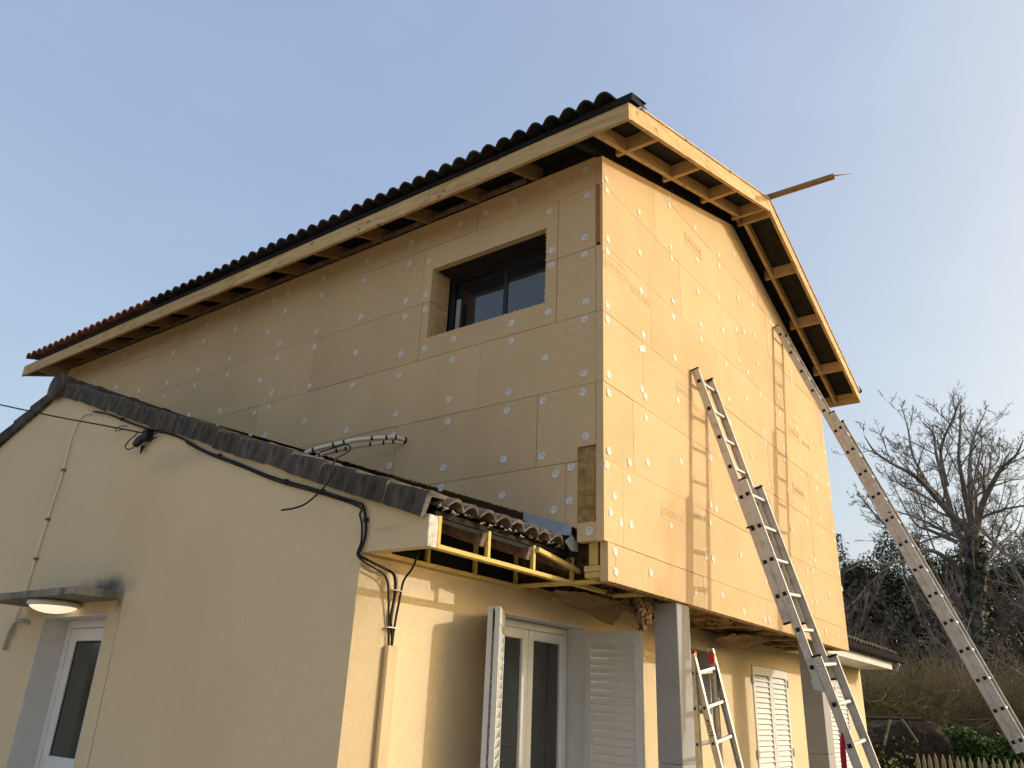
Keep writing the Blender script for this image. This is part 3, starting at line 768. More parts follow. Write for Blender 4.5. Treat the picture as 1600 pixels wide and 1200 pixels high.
def text_obj(name, s, size, mat, origin, xdir, ydir, parent, ext=0.0006, align='CENTER'):
    cu = bpy.data.curves.new(name, 'FONT'); cu.body = s; cu.size = size; cu.extrude = ext; cu.align_x = align; cu.align_y = 'CENTER'
    cu.resolution_u = 3; cu.space_character = 1.02
    cu.materials.append(MATS[mat])
    o = bpy.data.objects.new(name + '_curve', cu)
    x, y = Vector(xdir).normalized(), Vector(ydir).normalized(); y = (y - x*y.dot(x)).normalized(); z = x.cross(y)
    q = Matrix(((x.x, y.x, z.x), (x.y, y.y, z.y), (x.z, y.z, z.z))).to_quaternion()
    me = bpy.data.meshes.new_from_object(o)              # lettering kept as plain mesh
    bpy.data.objects.remove(o); bpy.data.curves.remove(cu)
    return shared(name, me, parent, origin, q)
text_obj('painted_numeral', '5', 0.06, 'ink_black', (1.149-0.0015-0.0, FY-0.01-0.50+0.032, -1.225), (0, -1, 0), (0, 0, 1), low)

# ---- entrance door in the gable, porch slab, lamp
mb = MB(); e = 0.004
mb.box(CX-e, CX+0.21, DY0+0.0, DY0+0.010, GROUND, DZT)
mb.box(CX-e, CX+0.21, DY1-0.010, DY1, GROUND, DZT)
mb.box(CX-e, CX+0.21, DY0+0.010, DY1-0.010, DZT-0.010, DZT)
mb.obj('door_reveal', 'white_paint', low)
dx = CX+0.20
dr = MB(); t = 0.06
for (a, b, c, d) in ((DY0+0.012, DY0+0.012+t, GROUND+0.02, DZT-0.012), (DY1-0.012-t, DY1-0.012, GROUND+0.02, DZT-0.012), (DY0+0.012+t, DY1-0.012-t, DZT-0.012-t, DZT-0.012)):
    dr.box(dx, dx+0.07, a, b, c, d, ch=0.004)
door = dr.obj('entrance_door', 'pvc_white', low)
lf = MB(); a, b = DY0+0.075, DY1-0.075; w = 0.10; zt = DZT-0.075
lf.box(dx+0.012, dx+0.06, a, a+w, GROUND+0.03, zt, ch=0.005); lf.box(dx+0.012, dx+0.06, b-w, b, GROUND+0.03, zt, ch=0.005)
lf.box(dx+0.012, dx+0.06, a+w, b-w, zt-w, zt, ch=0.005); lf.box(dx+0.012, dx+0.06, a+w, b-w, GROUND+0.03, GROUND+0.30, ch=0.005)
lf.box(dx+0.012, dx+0.06, a+w, b-w, -1.66, -1.56, ch=0.005)
lf.obj('door_leaf', 'pvc_white', door)
gl = MB(); gl.box(dx+0.03, dx+0.04, a+w-0.004, b-w+0.004, -1.562, zt-w+0.004); gl.obj('pane', 'door_glass', door)
gl = MB(); gl.box(dx+0.026, dx+0.03, a+w+0.002, a+w+0.012, -1.56, zt-w-0.004); gl.box(dx+0.026, dx+0.03, b-w-0.012, b-w-0.002, -1.56, zt-w-0.004)
gl.box(dx+0.026, dx+0.03, a+w+0.012, b-w-0.012, zt-w-0.014, zt-w-0.004); gl.obj('glazing_bead', 'black_rubber', door)
for zz in (-0.85, -1.56, -2.3):
    mb = MB(); mb.tube([(dx+0.002, DY1-0.075, zz-0.05), (dx+0.002, DY1-0.075, zz+0.05)], 0.011, n=8); mb.obj('door_hinge', 'pvc_white', door)
mb = MB(); mb.box(CX-0.374, CX+0.001, 3.365, 4.86, -0.432, -0.372)
slab = mb.obj('porch_slab', 'slab_concrete', low)
bm = bmesh.new(); bm.from_mesh(slab.data)
bmesh.ops.subdivide_edges(bm, edges=bm.edges[:], cuts=14, use_grid_fill=True)
for v in bm.verts:
    nn = noise.noise(v.co*9)*0.006 + noise.noise(v.co*31)*0.003
    if abs(v.co.x) > 0.15 or abs(v.co.y) > 0.6: v.co += Vector((nn, nn*0.6, nn*0.8))
    if v.co.z > 0.05: v.co.z -= 0.010*max(0, (abs(v.co.x)-0.12))/0.07
bm.to_mesh(slab.data); bm.free()
# round bulkhead lamp under the slab: flat ring and glowing dome
ly, lx, lz = 4.05, CX-0.165, -0.434
V = []; F = []; n = 28
def lathe(prof, c, n=28):
    V = []; F = []
    for (r, z) in prof:
        for k in range(n): V.append((c[0]+r*math.cos(2*math.pi*k/n), c[1]+r*math.sin(2*math.pi*k/n), c[2]+z))
    for i in range(len(prof)-1):
        for k in range(n): F.append((i*n+k, i*n+(k+1) % n, (i+1)*n+(k+1) % n, (i+1)*n+k))
    F.append(tuple(range(n))[::-1]); F.append(tuple((len(prof)-1)*n+k for k in range(n)))
    return V, F
lamp = thing('ceiling_lamp', 'lit round bulkhead lamp fixed under the small porch slab', 'lamp', (lx, ly, lz-0.09))
V, F = lathe([(0.12, 0.0), (0.180, -0.004), (0.190, -0.020), (0.186, -0.038), (0.172, -0.044)], (lx, ly, lz)); o = mesh_obj('lamp_base', V, F, 'lamp_body', lamp, smooth=True); fix_normals(o)
V, F = lathe([(0.171, -0.040), (0.160, -0.055), (0.137, -0.069), (0.098, -0.083), (0.052, -0.092), (0.006, -0.095)], (lx, ly, lz)); o = mesh_obj('diffuser', V, F, 'lamp_glow', lamp, smooth=True); fix_normals(o)

mb = MB(); mb.tube([(CX-0.0005, 3.345, -0.44), (CX-0.0005, 3.330, -0.9), (CX-0.0005, 3.322, -1.3), (CX-0.0005, 3.30, -2.4)], 0.0022, n=4); mb.obj('render_crack', 'slab_concrete', low)

# ================================================================== upper storey
upst = thing('timber_clad_storey', 'upper storey clad in tan fibre boards dotted with white discs, under open timber eaves', 'house extension', (3.0, 4.0, -0.26))
FH = 0.155
rb = random.Random(11)
def board(name_poly, axis, face, depth, mat='fibreboard', name='insulation_board'):
    """board from a polygon; the joint is left open by shrinking each edge and chamfering"""
    poly = name_poly
    cx = sum(p[0] for p in poly)/len(poly); cz = sum(p[1] for p in poly)/len(poly)
    # outward offset of -1.6 mm using edge normals
    n = len(poly); area = sum(poly[i][0]*poly[(i+1) % n][1]-poly[(i+1) % n][0]*poly[i][1] for i in range(n))
    sgn = 1 if area > 0 else -1
    def inset(P, d):
        out = []
        for i in range(n):
            p0, p1, p2 = Vector(P[i-1]), Vector(P[i]), Vector(P[(i+1) % n])
            e1 = (p1-p0).normalized(); e2 = (p2-p1).normalized()
            n1 = Vector((-e1.y, e1.x))*sgn; n2 = Vector((-e2.y, e2.x))*sgn
            bis = (n1+n2); k = 1+n1.dot(n2)
            if k < 0.2: k = 0.2
            out.append(p1 + bis*(d/k))
        return [(v.x, v.y) for v in out]
    g = rb.choice([0.0004, 0.0006, 0.0008, 0.0012, 0.0024])
    P0 = inset(poly, g); P1 = inset(poly, g+0.0010)
    j = rb.uniform(-0.0012, 0.0012)
    V = []
    def mk(p, q): return (q, p[0], p[1]) if axis == 0 else (p[0], q, p[1])
    V += [mk(p, face+j) for p in P1]; V += [mk(p, face+j+0.0016) for p in P0]; V += [mk(p, face+depth) for p in P0]
    F = [tuple(range(n))]
    for i in range(n):
        k = (i+1) % n
        F.append((i, i+n, k+n, k)); F.append((i+n, i+2*n, k+2*n, k+n))
    F.append(tuple(range(3*n-1, 2*n-1, -1)))
    o = mesh_obj(name, V, F, mat, upst); fix_normals(o); return o

# ---- long wall boards (plane x = 0)
def zroofline(y): return 0.030+0.337*y
PITCHB = 0.58
rows = {0: [0.31, 1.78], 1: [0.572, 2.05, 3.52], 2: [1.16, 2.634, 4.11, 5.58, 7.06], 3: [0.42, 1.88, 3.33, 4.80, 6.27, 7.74],
        4: [0.42, 1.905, 3.38, 4.85, 6.45, 7.92], 5: [1.29, 2.769, 4.245, 5.72, 7.20, 8.6]}
WY0, WY1, WZ0, WZ1 = 0.535, 1.792, 1.952, 2.652
YC = 0.062
for r, js in rows.items():
    z0, z1 = PITCHB*r, PITCHB*(r+1)
    if r == 5: z1 = 3.185
    ys = [YC]+[j for j in js if YC < j < LLEN]+[LLEN]
    for a, b in zip(ys[:-1], ys[1:]):
        poly = [(a, z0), (b, z0), (b, z1), (a, z1)]
        if r == 0 and a == YC: poly = [(0.213, 0), (b, 0), (b, z1), (0.213, z1)]
        if r == 1 and a == YC: poly = [(0.213, z0), (b, z0), (b, z1), (a, z1), (a, 0.682), (0.213, 0.682)]
        if a < WY1 and b > WY0 and z0 < WZ1 and z1 > WZ0:
            if r == 3: poly = [(a, z0), (b, z0), (b, z1), (WY1, z1), (WY1, WZ0), (WY0, WZ0), (WY0, z1), (a, z1)]
            else: poly = [(a, z0), (WY0, z0), (WY0, WZ1), (WY1, WZ1), (WY1, z0), (b, z0), (b, z1), (a, z1)]
        else:
            poly2 = clip(poly, 0.337, -1.0, -0.030) if r != 1 or a != YC else poly
            if len(poly2) < 3: continue
            poly = poly2
        board(poly, 0, 0.0, 0.06)
board([(YC, 0.002), (0.213, 0.002), (0.213, 0.134), (YC, 0.134)], 0, 0.001, 0.06)
mb = MB(); mb.box(0.014, 0.05, YC+0.001, 0.212, 0.136, 0.680)
o = mb.obj('bare_fibre_strip', 'wood_fibre', upst, label='unfinished brown fibre strip beside the corner')
mb = MB(); mb.box(0.004, 0.055, 0.024, 0.060, 2.352, 2.925); mb.obj('corner_filler', 'orange_filler', upst)
# dark core behind the boards (hidden apart from the open joints)
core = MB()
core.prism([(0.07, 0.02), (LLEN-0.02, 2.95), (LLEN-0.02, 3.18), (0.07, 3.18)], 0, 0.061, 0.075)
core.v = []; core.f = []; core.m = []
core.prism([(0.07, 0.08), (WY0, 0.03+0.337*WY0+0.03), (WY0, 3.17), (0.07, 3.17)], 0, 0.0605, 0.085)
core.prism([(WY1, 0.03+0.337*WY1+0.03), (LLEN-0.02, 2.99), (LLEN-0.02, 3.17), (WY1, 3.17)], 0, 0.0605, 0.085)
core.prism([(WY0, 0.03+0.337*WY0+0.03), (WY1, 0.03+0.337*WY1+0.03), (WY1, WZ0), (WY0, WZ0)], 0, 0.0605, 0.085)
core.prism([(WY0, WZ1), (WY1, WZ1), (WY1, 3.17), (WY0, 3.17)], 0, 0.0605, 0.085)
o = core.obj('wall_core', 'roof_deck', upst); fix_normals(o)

# ---- gable boards (plane y = 0)
grows = {-1: [0.159, 1.654, 3.143, 4.62], 0: [0.275, 1.75, 3.268, 4.738], 1: [0.457, 1.942, 3.42, 4.98], 2: [0.642, 2.12, 3.61, 5.07],
         3: [0.816, 2.31, 3.78, 5.26], 4: [1.459, 2.932, 4.41, 5.88], 5: [0.947, 2.48, 3.95, 5.42], 6: [2.269, 3.74], 7: []}
for r, js in grows.items():
    z0, z1 = PITCHB*r, PITCHB*(r+1)
    if r == -1: z0 = -0.2613
    xa = 0.052 if r == -1 else 0.0
    xs = [xa]+[j for j in js if xa < j < W]+[W]
    for a, b in zip(xs[:-1], xs[1:]):
        p = [(a, z0), (b, z0), (b, z1), (a, z1)]
        p = clip(p, -SL, 1.0, zroof(0)-0.028)
        if p: p = clip(p, SL, 1.0, zroof(0)-0.028+SL*2*HX)
        if len(p) < 3: continue
        q = []
        for v in p:
            if not q or (abs(v[0]-q[-1][0])+abs(v[1]-q[-1][1])) > 0.012: q.append(v)
        if len(q) > 2 and abs(q[0][0]-q[-1][0])+abs(q[0][1]-q[-1][1]) <= 0.012: q.pop()
        if len(q) < 3: continue
        ar = abs(sum(q[i][0]*q[(i+1) % len(q)][1]-q[(i+1) % len(q)][0]*q[i][1] for i in range(len(q))))/2
        if ar < 0.006: continue
        board(q, 1, 0.0, 0.022 if (r == 4 and a == xa) else 0.06)
core = MB()
pp = [(0.07, -0.20), (W-0.02, -0.20), (W-0.02, zroof(W)-0.05), (HX, zroof(HX)-0.05), (0.07, zroof(0.07)-0.05)]
core.prism(pp, 1, 0.0605, 0.085)
o = core.obj('wall_core', 'roof_deck', upst); fix_normals(o)
# right-hand side wall (edge only) and rear wall
mb = MB(); mb.box(W-0.06, W, 0.062, LLEN, -0.26, 3.18); mb.obj('side_wall', 'fibreboard', upst)
mb = MB(); mb.prism([(0.001, 2.6), (W-0.001, 2.6), (W-0.001, zroof(W)-0.03), (HX, zroof(HX)-0.03), (0.001, zroof(0)-0.03)], 1, LLEN, LLEN+0.05); o = mb.obj('rear_wall', 'fibreboard', upst); fix_normals(o)
# frayed lower edge of the gable boards
mb = MB(); rq = random.Random(21)
for i in range(70):
    x = rq.uniform(0.06, W-0.1) if i % 2 else rq.choice([0.55, 1.0, 2.2, 3.4])+rq.uniform(-0.3, 0.3)
    s = rq.uniform(0.004, 0.014); z = -0.2613
    mb.add([(x-s, 0.003, z+0.003), (x+s, 0.003, z+0.003), (x+rq.uniform(-s, s), 0.002, z-rq.uniform(0.004, 0.012)), (x, 0.05, z+0.002)], [(0, 1, 2), (1, 3, 2), (0, 2, 3), (0, 3, 1)])
mb.obj('frayed_fibres', 'fibreboard_edge', upst, kind='stuff')
# frayed fibres along the cut edge over the lower roof, and round the window
mb = MB()
for i in range(120):
    y = rq.uniform(0.2, 3.0); z = zroofline(y); s = rq.uniform(0.003, 0.011)
    mb.add([(-0.002, y-s, z+0.004), (-0.002, y+s, z+0.004), (-0.003, y+rq.uniform(-s, s), z-rq.uniform(0.003, 0.012)), (0.05, y, z+0.002)], [(0, 1, 2), (1, 3, 2), (0, 2, 3), (0, 3, 1)])
for i in range(60):
    t = rq.random(); s = rq.uniform(0.003, 0.009)
    if i % 3 == 0: p = (WY0, WZ0+t*(WZ1-WZ0)); q = (rq.uniform(0.003, 0.009), rq.uniform(-s, s))
    elif i % 3 == 1: p = (WY0+t*(WY1-WY0), WZ0); q = (rq.uniform(-s, s), rq.uniform(0.002, 0.008))
    else: p = (WY0+t*(WY1-WY0), WZ1); q = (rq.uniform(-s, s), -rq.uniform(0.002, 0.008))
    if i % 3 == 0: tri = [(-0.001, p[0]-0.002, p[1]-s), (-0.001, p[0]-0.002, p[1]+s), (-0.002, p[0]+q[0], p[1]+q[1]), (0.04, p[0], p[1])]
    else: tri = [(-0.001, p[0]-s, p[1]), (-0.001, p[0]+s, p[1]), (-0.002, p[0]+q[0], p[1]+q[1]), (0.04, p[0], p[1])]
    mb.add(tri, [(0, 1, 2), (1, 3, 2), (0, 2, 3), (0, 3, 1)])
mb.obj('frayed_fibres', 'fibreboard', upst, kind='stuff')

# ---- fixing discs
def disc_mesh(name, seed):
    rr = random.Random(seed); mb = MB(); n = 16; r = 0.0315
    V = [(r*math.cos(2*math.pi*k/n), r*math.sin(2*math.pi*k/n), 0.0) for k in range(n)] + [(r*0.93*math.cos(2*math.pi*k/n), r*0.93*math.sin(2*math.pi*k/n), 0.0035) for k in range(n)]
    V += [(r*0.30*math.cos(2*math.pi*k/n), r*0.30*math.sin(2*math.pi*k/n), 0.0012) for k in range(n)]
    F = [(k, (k+1) % n, n+(k+1) % n, n+k) for k in range(n)] + [(n+k, n+(k+1) % n, 2*n+(k+1) % n, 2*n+k) for k in range(n)] + [tuple(2*n+k for k in range(n))]
    mb.add(V, F, 0)
    def dot(x, y, s, z):
        m = 6; mb.add([(x+s*math.cos(2*math.pi*k/m), y+s*math.sin(2*math.pi*k/m), z) for k in range(m)], [tuple(range(m))], 1)
    dot(0, 0, 0.0042, 0.0022)
    for i in range(rr.choice([1, 1, 2, 3])):
        a = rr.uniform(0, 6.28); dot(0.0165*math.cos(a), 0.0165*math.sin(a), 0.0036, 0.0042)
    for i in range(8):
        a = 6.283*i/8+0.3; dot(0.0215*math.cos(a), 0.0215*math.sin(a), 0.0016, 0.0042)
    me = bpy.data.meshes.new(name); me.from_pydata(mb.v, [], mb.f); me.materials.append(MATS['disc_plastic']); me.materials.append(MATS['disc_hole'])
    for p, i in zip(me.polygons, mb.m): p.material_index = i
    me.update(); return me
DM = [disc_mesh('fixing_disc', s) for s in range(6)]
for i, (yy, zz) in enumerate(LONG_DISCS):
    q = Matrix(((0, 0, -1), (0, 1, 0), (1, 0, 0))).to_quaternion() @ Matrix.Rotation(rb.uniform(0, 6.28), 3, 'Z').to_quaternion()
    shared('fixing_disc', DM[i % 6], upst, (-0.0015, yy, zz), q)
for i, (xx, zz) in enumerate(GABLE_DISCS):
    q = Matrix(((1, 0, 0), (0, 0, -1), (0, 1, 0))).to_quaternion() @ Matrix.Rotation(rb.uniform(0, 6.28), 3, 'Z').to_quaternion()
    shared('fixing_disc', DM[i % 6], upst, (xx, -0.0015, zz), q)
# screw holes and bruises in the boards
mb = MB()
for i in range(46):
    if i % 2:
        y, z = rb.uniform(0.1, 4.5), rb.uniform(0.6, 2.9)
        if WY0-0.05 < y < WY1+0.05 and WZ0-0.05 < z < WZ1+0.05 or z < zroofline(y)+0.05: continue
        s = rb.uniform(0.002, 0.0045); mb.add([(-0.0016, y-s, z-s*0.6), (-0.0016, y-s, z+s*0.6), (-0.0016, y+s, z+s*0.5), (-0.0016, y+s, z-s*0.7)], [(0, 1, 2, 3)])
    else:
        x, z = rb.uniform(0.1, 5.8), rb.uniform(-0.2, 2.9); s = rb.uniform(0.002, 0.004)
        mb.add([(x-s, -0.0016, z-s), (x+s, -0.0016, z-s*0.6), (x+s*0.8, -0.0016, z+s), (x-s, -0.0016, z+s*0.8)], [(0, 1, 2, 3)])
mb.obj('screw_holes', 'fibreboard_edge', upst, kind='stuff')

# ---- printing on the gable boards
def print_box(x0, x1, z0, z1, text, flip=False, size=None):
    t = 0.0026; mb = MB()
    for (a, b, c, d) in ((x0, x1, z0, z0+t), (x0, x1, z1-t, z1), (x0, x0+t, z0+t, z1-t), (x1-t, x1, z0+t, z1-t)):
        mb.box(a, b, -0.0022, 0.0, c, d)
    mb.obj('printed_border', 'print_ink', upst)
    s = size or (z1-z0)*1.02
    text_obj('printed_text', text, s, 'print_ink', ((x0+x1)/2, -0.0016, (z0+z1)/2+(0.0 if not flip else 0.0)), (-1 if flip else 1, 0, 0), (0, 0, -1 if flip else 1), upst)
print_box(0.885, 1.285, 0.335, 0.475, 'pavatex', size=0.125)
print_box(0.008, 0.42, 2.135, 2.262, 'pavatex', size=0.115)
text_obj('printed_text', 'ISOLAIR', 0.10, 'print_ink', (0.62, -0.0016, 2.145), (1, 0, 0), (0, 0, 1), upst)
print_box(1.62, 2.02, 3.215, 3.34, 'pavatex', flip=True, size=0.115)
print_box(1.27, 1.62, 1.475, 1.625, 'pavatex', flip=True, size=0.105)
text_obj('printed_text', 'ISOLAIR', 0.085, 'print_ink', (1.78, -0.0016, 1.50), (-1, 0, 0), (0, 0, -1), upst)
print_box(4.46, 4.86, 2.075, 2.205, 'pavatex', flip=True, size=0.11)
print_box(4.40, 4.80, 1.34, 1.46, 'pavatex', flip=True, size=0.11)
text_obj('printed_text', 'ISOLAIR', 0.085, 'print_ink', (5.12, -0.0016, 2.13), (-1, 0, 0), (0, 0, -1), upst)

# ---- window in the long wall
mb = MB(); mb.box(0.0615, 0.235, WY1-0.012, WY1+0.02, WZ0-0.01, WZ1+0.01); mb.obj('window_side_lining', 'pine_wood', upst)
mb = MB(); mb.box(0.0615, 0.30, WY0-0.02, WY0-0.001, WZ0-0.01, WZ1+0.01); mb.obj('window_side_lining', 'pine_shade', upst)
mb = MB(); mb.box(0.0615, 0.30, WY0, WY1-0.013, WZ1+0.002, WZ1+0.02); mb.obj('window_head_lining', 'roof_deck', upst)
mb = MB(); mb.box(0.0615, 0.30, WY0, WY1-0.013, WZ0-0.03, WZ0-0.012); mb.obj('window_sill', 'grey_frame', upst)
win = MB(); t = 0.055; xw = 0.262; a, b, c, d = WY0-0.03, WY1+0.0, WZ0-0.10, WZ1+0.03
for (p, q, r_, s) in ((a, a+t, c, d), (b-t, b, c, d), (a+t, b-t, d-t, d), (a+t, b-t, c, c+t)): win.box(xw, xw+0.09, p, q, r_, s, ch=0.004)
wo = win.obj('window_frame', 'grey_frame', upst)
ym = 1.155
for (p, q, xo) in ((a+t+0.002, ym+0.02, 0.018), (ym-0.02, b-t-0.002, 0.05)):
    s = MB(); w = 0.045
    for (p1, q1, r1, s1) in ((p, p+w, c+t, d-t), (q-w, q, c+t, d-t), (p+w, q-w, d-t-w, d-t), (p+w, q-w, c+t, c+t+w)): s.box(xw+xo, xw+xo+0.03, p1, q1, r1, s1, ch=0.003)
    so = s.obj('sash', 'grey_frame', wo)
    gl = MB(); gl.box(xw+xo+0.010, xw+xo+0.018, p+w-0.003, q-w+0.003, c+t+w-0.003, d-t-w+0.003); gl.obj('pane', 'window_glass', wo)
mb = MB(); mb.box(xw-0.002, xw+0.016, 1.655, 1.70, WZ0-0.012, WZ0+0.47); mb.obj('pale_strip', 'grey_light_frame', wo)  # pale grey upright strip added before the panes
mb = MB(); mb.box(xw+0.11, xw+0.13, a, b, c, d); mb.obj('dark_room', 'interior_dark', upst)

# ---- eaves: fascia, barge boards, outriggers, rafter tails
FT = 0.034
segs = [(YO, 1.55), (1.553, 4.38), (4.383, 7.2), (7.203, 9.37)]
for i, (a, b) in enumerate(segs):
    mb = MB(); mb.box(XF, XF+FT, a+(0.0 if i else 0.0), b, ZF+(0.003 if i == 2 else 0), ZF+FH+(0.003 if i == 2 else 0), ch=0.003); mb.obj('fascia_board', 'pine_wood', upst)
mb = MB(); mb.box(2*HX-XF-FT, 2*HX-XF, YO, 9.37, ZF, ZF+FH, ch=0.003); mb.obj('fascia_board', 'pine_wood', upst)
def slope_board(name, xa, xb, y0, y1, drop, h, mat='pine_wood', up=True, seg=None):
    za, zb = zroof(xa)+drop, zroof(xb)+drop
    mb = MB(); mb.prism([(xa, za), (xb, zb), (xb, zb+h), (xa, za+h)], 1, y0, y1)
    o = mb.obj(name, mat, upst); fix_normals(o); return o
hb = FH/CA
for (xa, xb) in ((XF+FT+0.001, 1.62), (1.623, HX)): slope_board('barge_board', xa, xb, YO, YO+FT, 0.0, FH+0.003)
for (xa, xb) in ((HX+0.001, 4.9), (4.903, 2*HX-XF-FT-0.001)): slope_board('barge_board', xa, xb, YO, YO+FT, 0.0, FH+0.003)
for (xa, xb) in ((XF+FT+0.001, HX), (HX+0.001, 2*HX-XF-FT-0.001)): slope_board('barge_board', xa, xb, 9.336, 9.37, 0.0, FH)
# drip lath on top of the barge
slope_board('barge_lath', XF+0.2, HX, YO-0.012, YO+0.02, FH+0.004, 0.014, mat='pine_wood')
slope_board('barge_lath', HX+0.001, 2*HX-XF, YO-0.012, YO+0.02, FH+0.004, 0.014, mat='pine_wood')
NG = [0.155, 1.066, 2.00, 2.905, 3.09, 3.955, 4.835, 5.752]
for x in NG:
    mb = MB(); mb.box(x, x+0.038, YO+FT+0.001, -0.040, zroof(x+0.019)+0.002, zroof(x+0.019)+0.138, ch=0.002); mb.obj('outrigger', 'pine_wood', upst)
xs = [XF+FT+0.001]+NG[:4]
for a, b in zip(xs, NG[:4]):
    a2 = a+0.039 if a != xs[0] else a
    slope_board('fly_rafter', a2, b-0.001, -0.145, -0.107, 0.004, 0.130, mat='pine_wood')
xs = NG[4:]+[2*HX-XF-FT-0.001]
for a, b in zip(xs[:-1], xs[1:]):
    slope_board('fly_rafter', a+0.039, b-0.001, -0.145, -0.107, 0.004, 0.130, mat='pine_wood')
mb = MB(); mb.box(2.945, 3.088, -0.10, -0.06, zroof(HX)-0.02, zroof(HX)+0.1); mb.obj('ridge_block', 'pine_shade', upst)
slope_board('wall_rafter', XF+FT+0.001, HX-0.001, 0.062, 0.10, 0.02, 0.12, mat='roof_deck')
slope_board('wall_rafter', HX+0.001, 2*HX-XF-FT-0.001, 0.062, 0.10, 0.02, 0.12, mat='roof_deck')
y = 0.655; 
while y < 9.3:
    xa, xb = XF+FT+0.001, 0.12
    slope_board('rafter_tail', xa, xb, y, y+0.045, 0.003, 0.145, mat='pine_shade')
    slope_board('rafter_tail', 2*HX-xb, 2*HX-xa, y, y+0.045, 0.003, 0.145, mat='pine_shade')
    y += 0.616
mb = MB(); mb.box(-0.03, -0.004, 0.75, LLEN, zroof(-0.02)+0.01, zroof(-0.02)+0.05); mb.obj('wall_plate_lath', 'old_wood', upst)
mb = MB(); mb.box(XF+FT, 0.0, 8.9, 8.94, ZF+0.0, ZF+0.14); mb.obj('eave_return', 'pine_wood', upst)
slope_board('eave_return', XF+FT, 0.0, 9.29, 9.33, 0.003, 0.13)
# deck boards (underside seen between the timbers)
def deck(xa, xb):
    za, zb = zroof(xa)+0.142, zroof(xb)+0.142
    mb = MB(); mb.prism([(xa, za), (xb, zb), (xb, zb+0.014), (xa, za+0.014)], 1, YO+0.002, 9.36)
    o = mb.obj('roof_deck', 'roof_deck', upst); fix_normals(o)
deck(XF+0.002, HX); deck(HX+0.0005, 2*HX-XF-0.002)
# near-black filling put in for the dark void over the wall head, hiding sky
mb = MB(); mb.box(0.1, 0.14, 0.11, LLEN, 3.15, 3.36); mb.obj('wall_head_filler', 'roof_deck', upst)
# black membrane rising from the fascia to the tiles, sticking out at the corner
mb = MB(); rm = random.Random(2)
V = []; n = 90
for i in range(n+1):
    y = -0.48+(9.47+0.02)*i/n; w = noise.noise(Vector((y*1.3, 0, 0)))*0.006
    e = 0.028 if y < -0.05 else 0.0
    V += [(XF-0.012+w*0.5, y, ZF+FH-0.004+w), (XF-0.006, y, ZF+FH+0.045+w+e), (XF+0.25, y, ZF+FH+0.15)]
F = []
for i in range(n): F += [(3*i, 3*i+3, 3*i+4, 3*i+1), (3*i+1, 3*i+4, 3*i+5, 3*i+2)]
mb.add(V, F); mb.obj('roof_membrane', 'membrane_black', upst); mb = MB()
mb.add([(XF-0.014, -0.4805, ZF+FH+0.0), (XF-0.008, -0.4805, ZF+FH+0.072), (XF+0.16, -0.478, ZF+FH+0.095), (XF+0.27, -0.476, ZF+FH+0.10), (XF+0.13, -0.474, ZF+FH+0.045)], [(0, 1, 2, 3, 4)])
mb.obj('roof_membrane', 'membrane_black', upst); mb = MB()
mb.add([(2*HX-XF+0.005, -0.47, ZF+FH-0.01), (2*HX-XF-0.14, -0.475, ZF+FH+0.06), (2*HX-XF+0.01, -0.49, ZF+FH+0.02), (2*HX-XF+0.075, -0.47, ZF+FH+0.06), (2*HX-XF+0.03, -0.3, ZF+FH-0.0)], [(0, 2, 1), (0, 4, 3, 2)])
mb.obj('roof_membrane', 'membrane_black', upst); mb = MB()
mb.add([(2*HX-XF+0.002, YO, ZF+FH), (2*HX-XF+0.002, 9.3, ZF+FH), (2*HX-XF-0.25, 9.3, ZF+FH+0.15), (2*HX-XF-0.25, YO, ZF+FH+0.15)], [(0, 1, 2, 3)])
mb.obj('roof_membrane', 'membrane_black', upst)
# ---- roman tiles
UT = [roman_tile('roof_tile', 0.32, 0.42, mats=('tile_black',), seed=s+10, h=0.055, th=0.014, lift=0.028) for s in range(3)]
URr = [roman_tile('roof_tile', 0.32, 0.42, mats=('tile_red',), seed=s+20, h=0.055, th=0.014, lift=0.028) for s in range(2)]
TZ = FH+0.052
GA = 0.34*CA
def up_tile(side, x, yy, k):
    j = Matrix.Rotation(math.radians(rr.uniform(-0.5, 0.5)), 3, 'Z').to_quaternion()
    red = yy > 6.3+rr.uniform(-1.2, 1.2) or rr.random() < 0.035
    me = (URr[k % 2] if red else UT[k % 3])
    if side == 0: shared('roof_tile', me, upst, (x, yy, zroof(x)+TZ+rr.uniform(-0.003, 0.003)), j @ Q_UP_L)
    else: shared('roof_tile', me, upst, (2*HX-x, yy, zroof(x)+TZ+rr.uniform(-0.003, 0.003)), j @ Q_UP_R)
NC = 10
stuff = MB(); k = 0
for c in range(NC):
    x = XF-0.052+c*GA
    for i in range(30):
        yl = -0.335+0.3185*(i+1)                 # left slope tiles run towards -y from here
        if i == 0: pass
        if c < 2 or i == 0: up_tile(0, x, yl, k); k += 1
        else:
            M = Matrix.Translation((x, yl, zroof(x)+TZ)) @ Q_UP_L.to_matrix().to_4x4(); me = UT[k % 3]; k += 1
            stuff.add([M @ v.co for v in me.vertices], [tuple(p.vertices) for p in me.polygons])
        yr = -0.37+0.3185*i
        if i == 0 or (c == 0 and i < 12): up_tile(1, x, yr, k); k += 1
        else:
            M = Matrix.Translation((2*HX-x, yr, zroof(x)+TZ)) @ Q_UP_R.to_matrix().to_4x4(); me = UT[k % 3]; k += 1
            stuff.add([M @ v.co for v in me.vertices], [tuple(p.vertices) for p in me.polygons])
stuff.obj('roof_tiles', 'tile_black', upst, kind='stuff')
for c in range(25):
    o = shared('ridge_tile', RM, upst, (HX, -0.33+c*0.385, zroof(HX)+TZ+0.01), Matrix.Rotation(math.radians(90), 3, 'Z').to_quaternion())
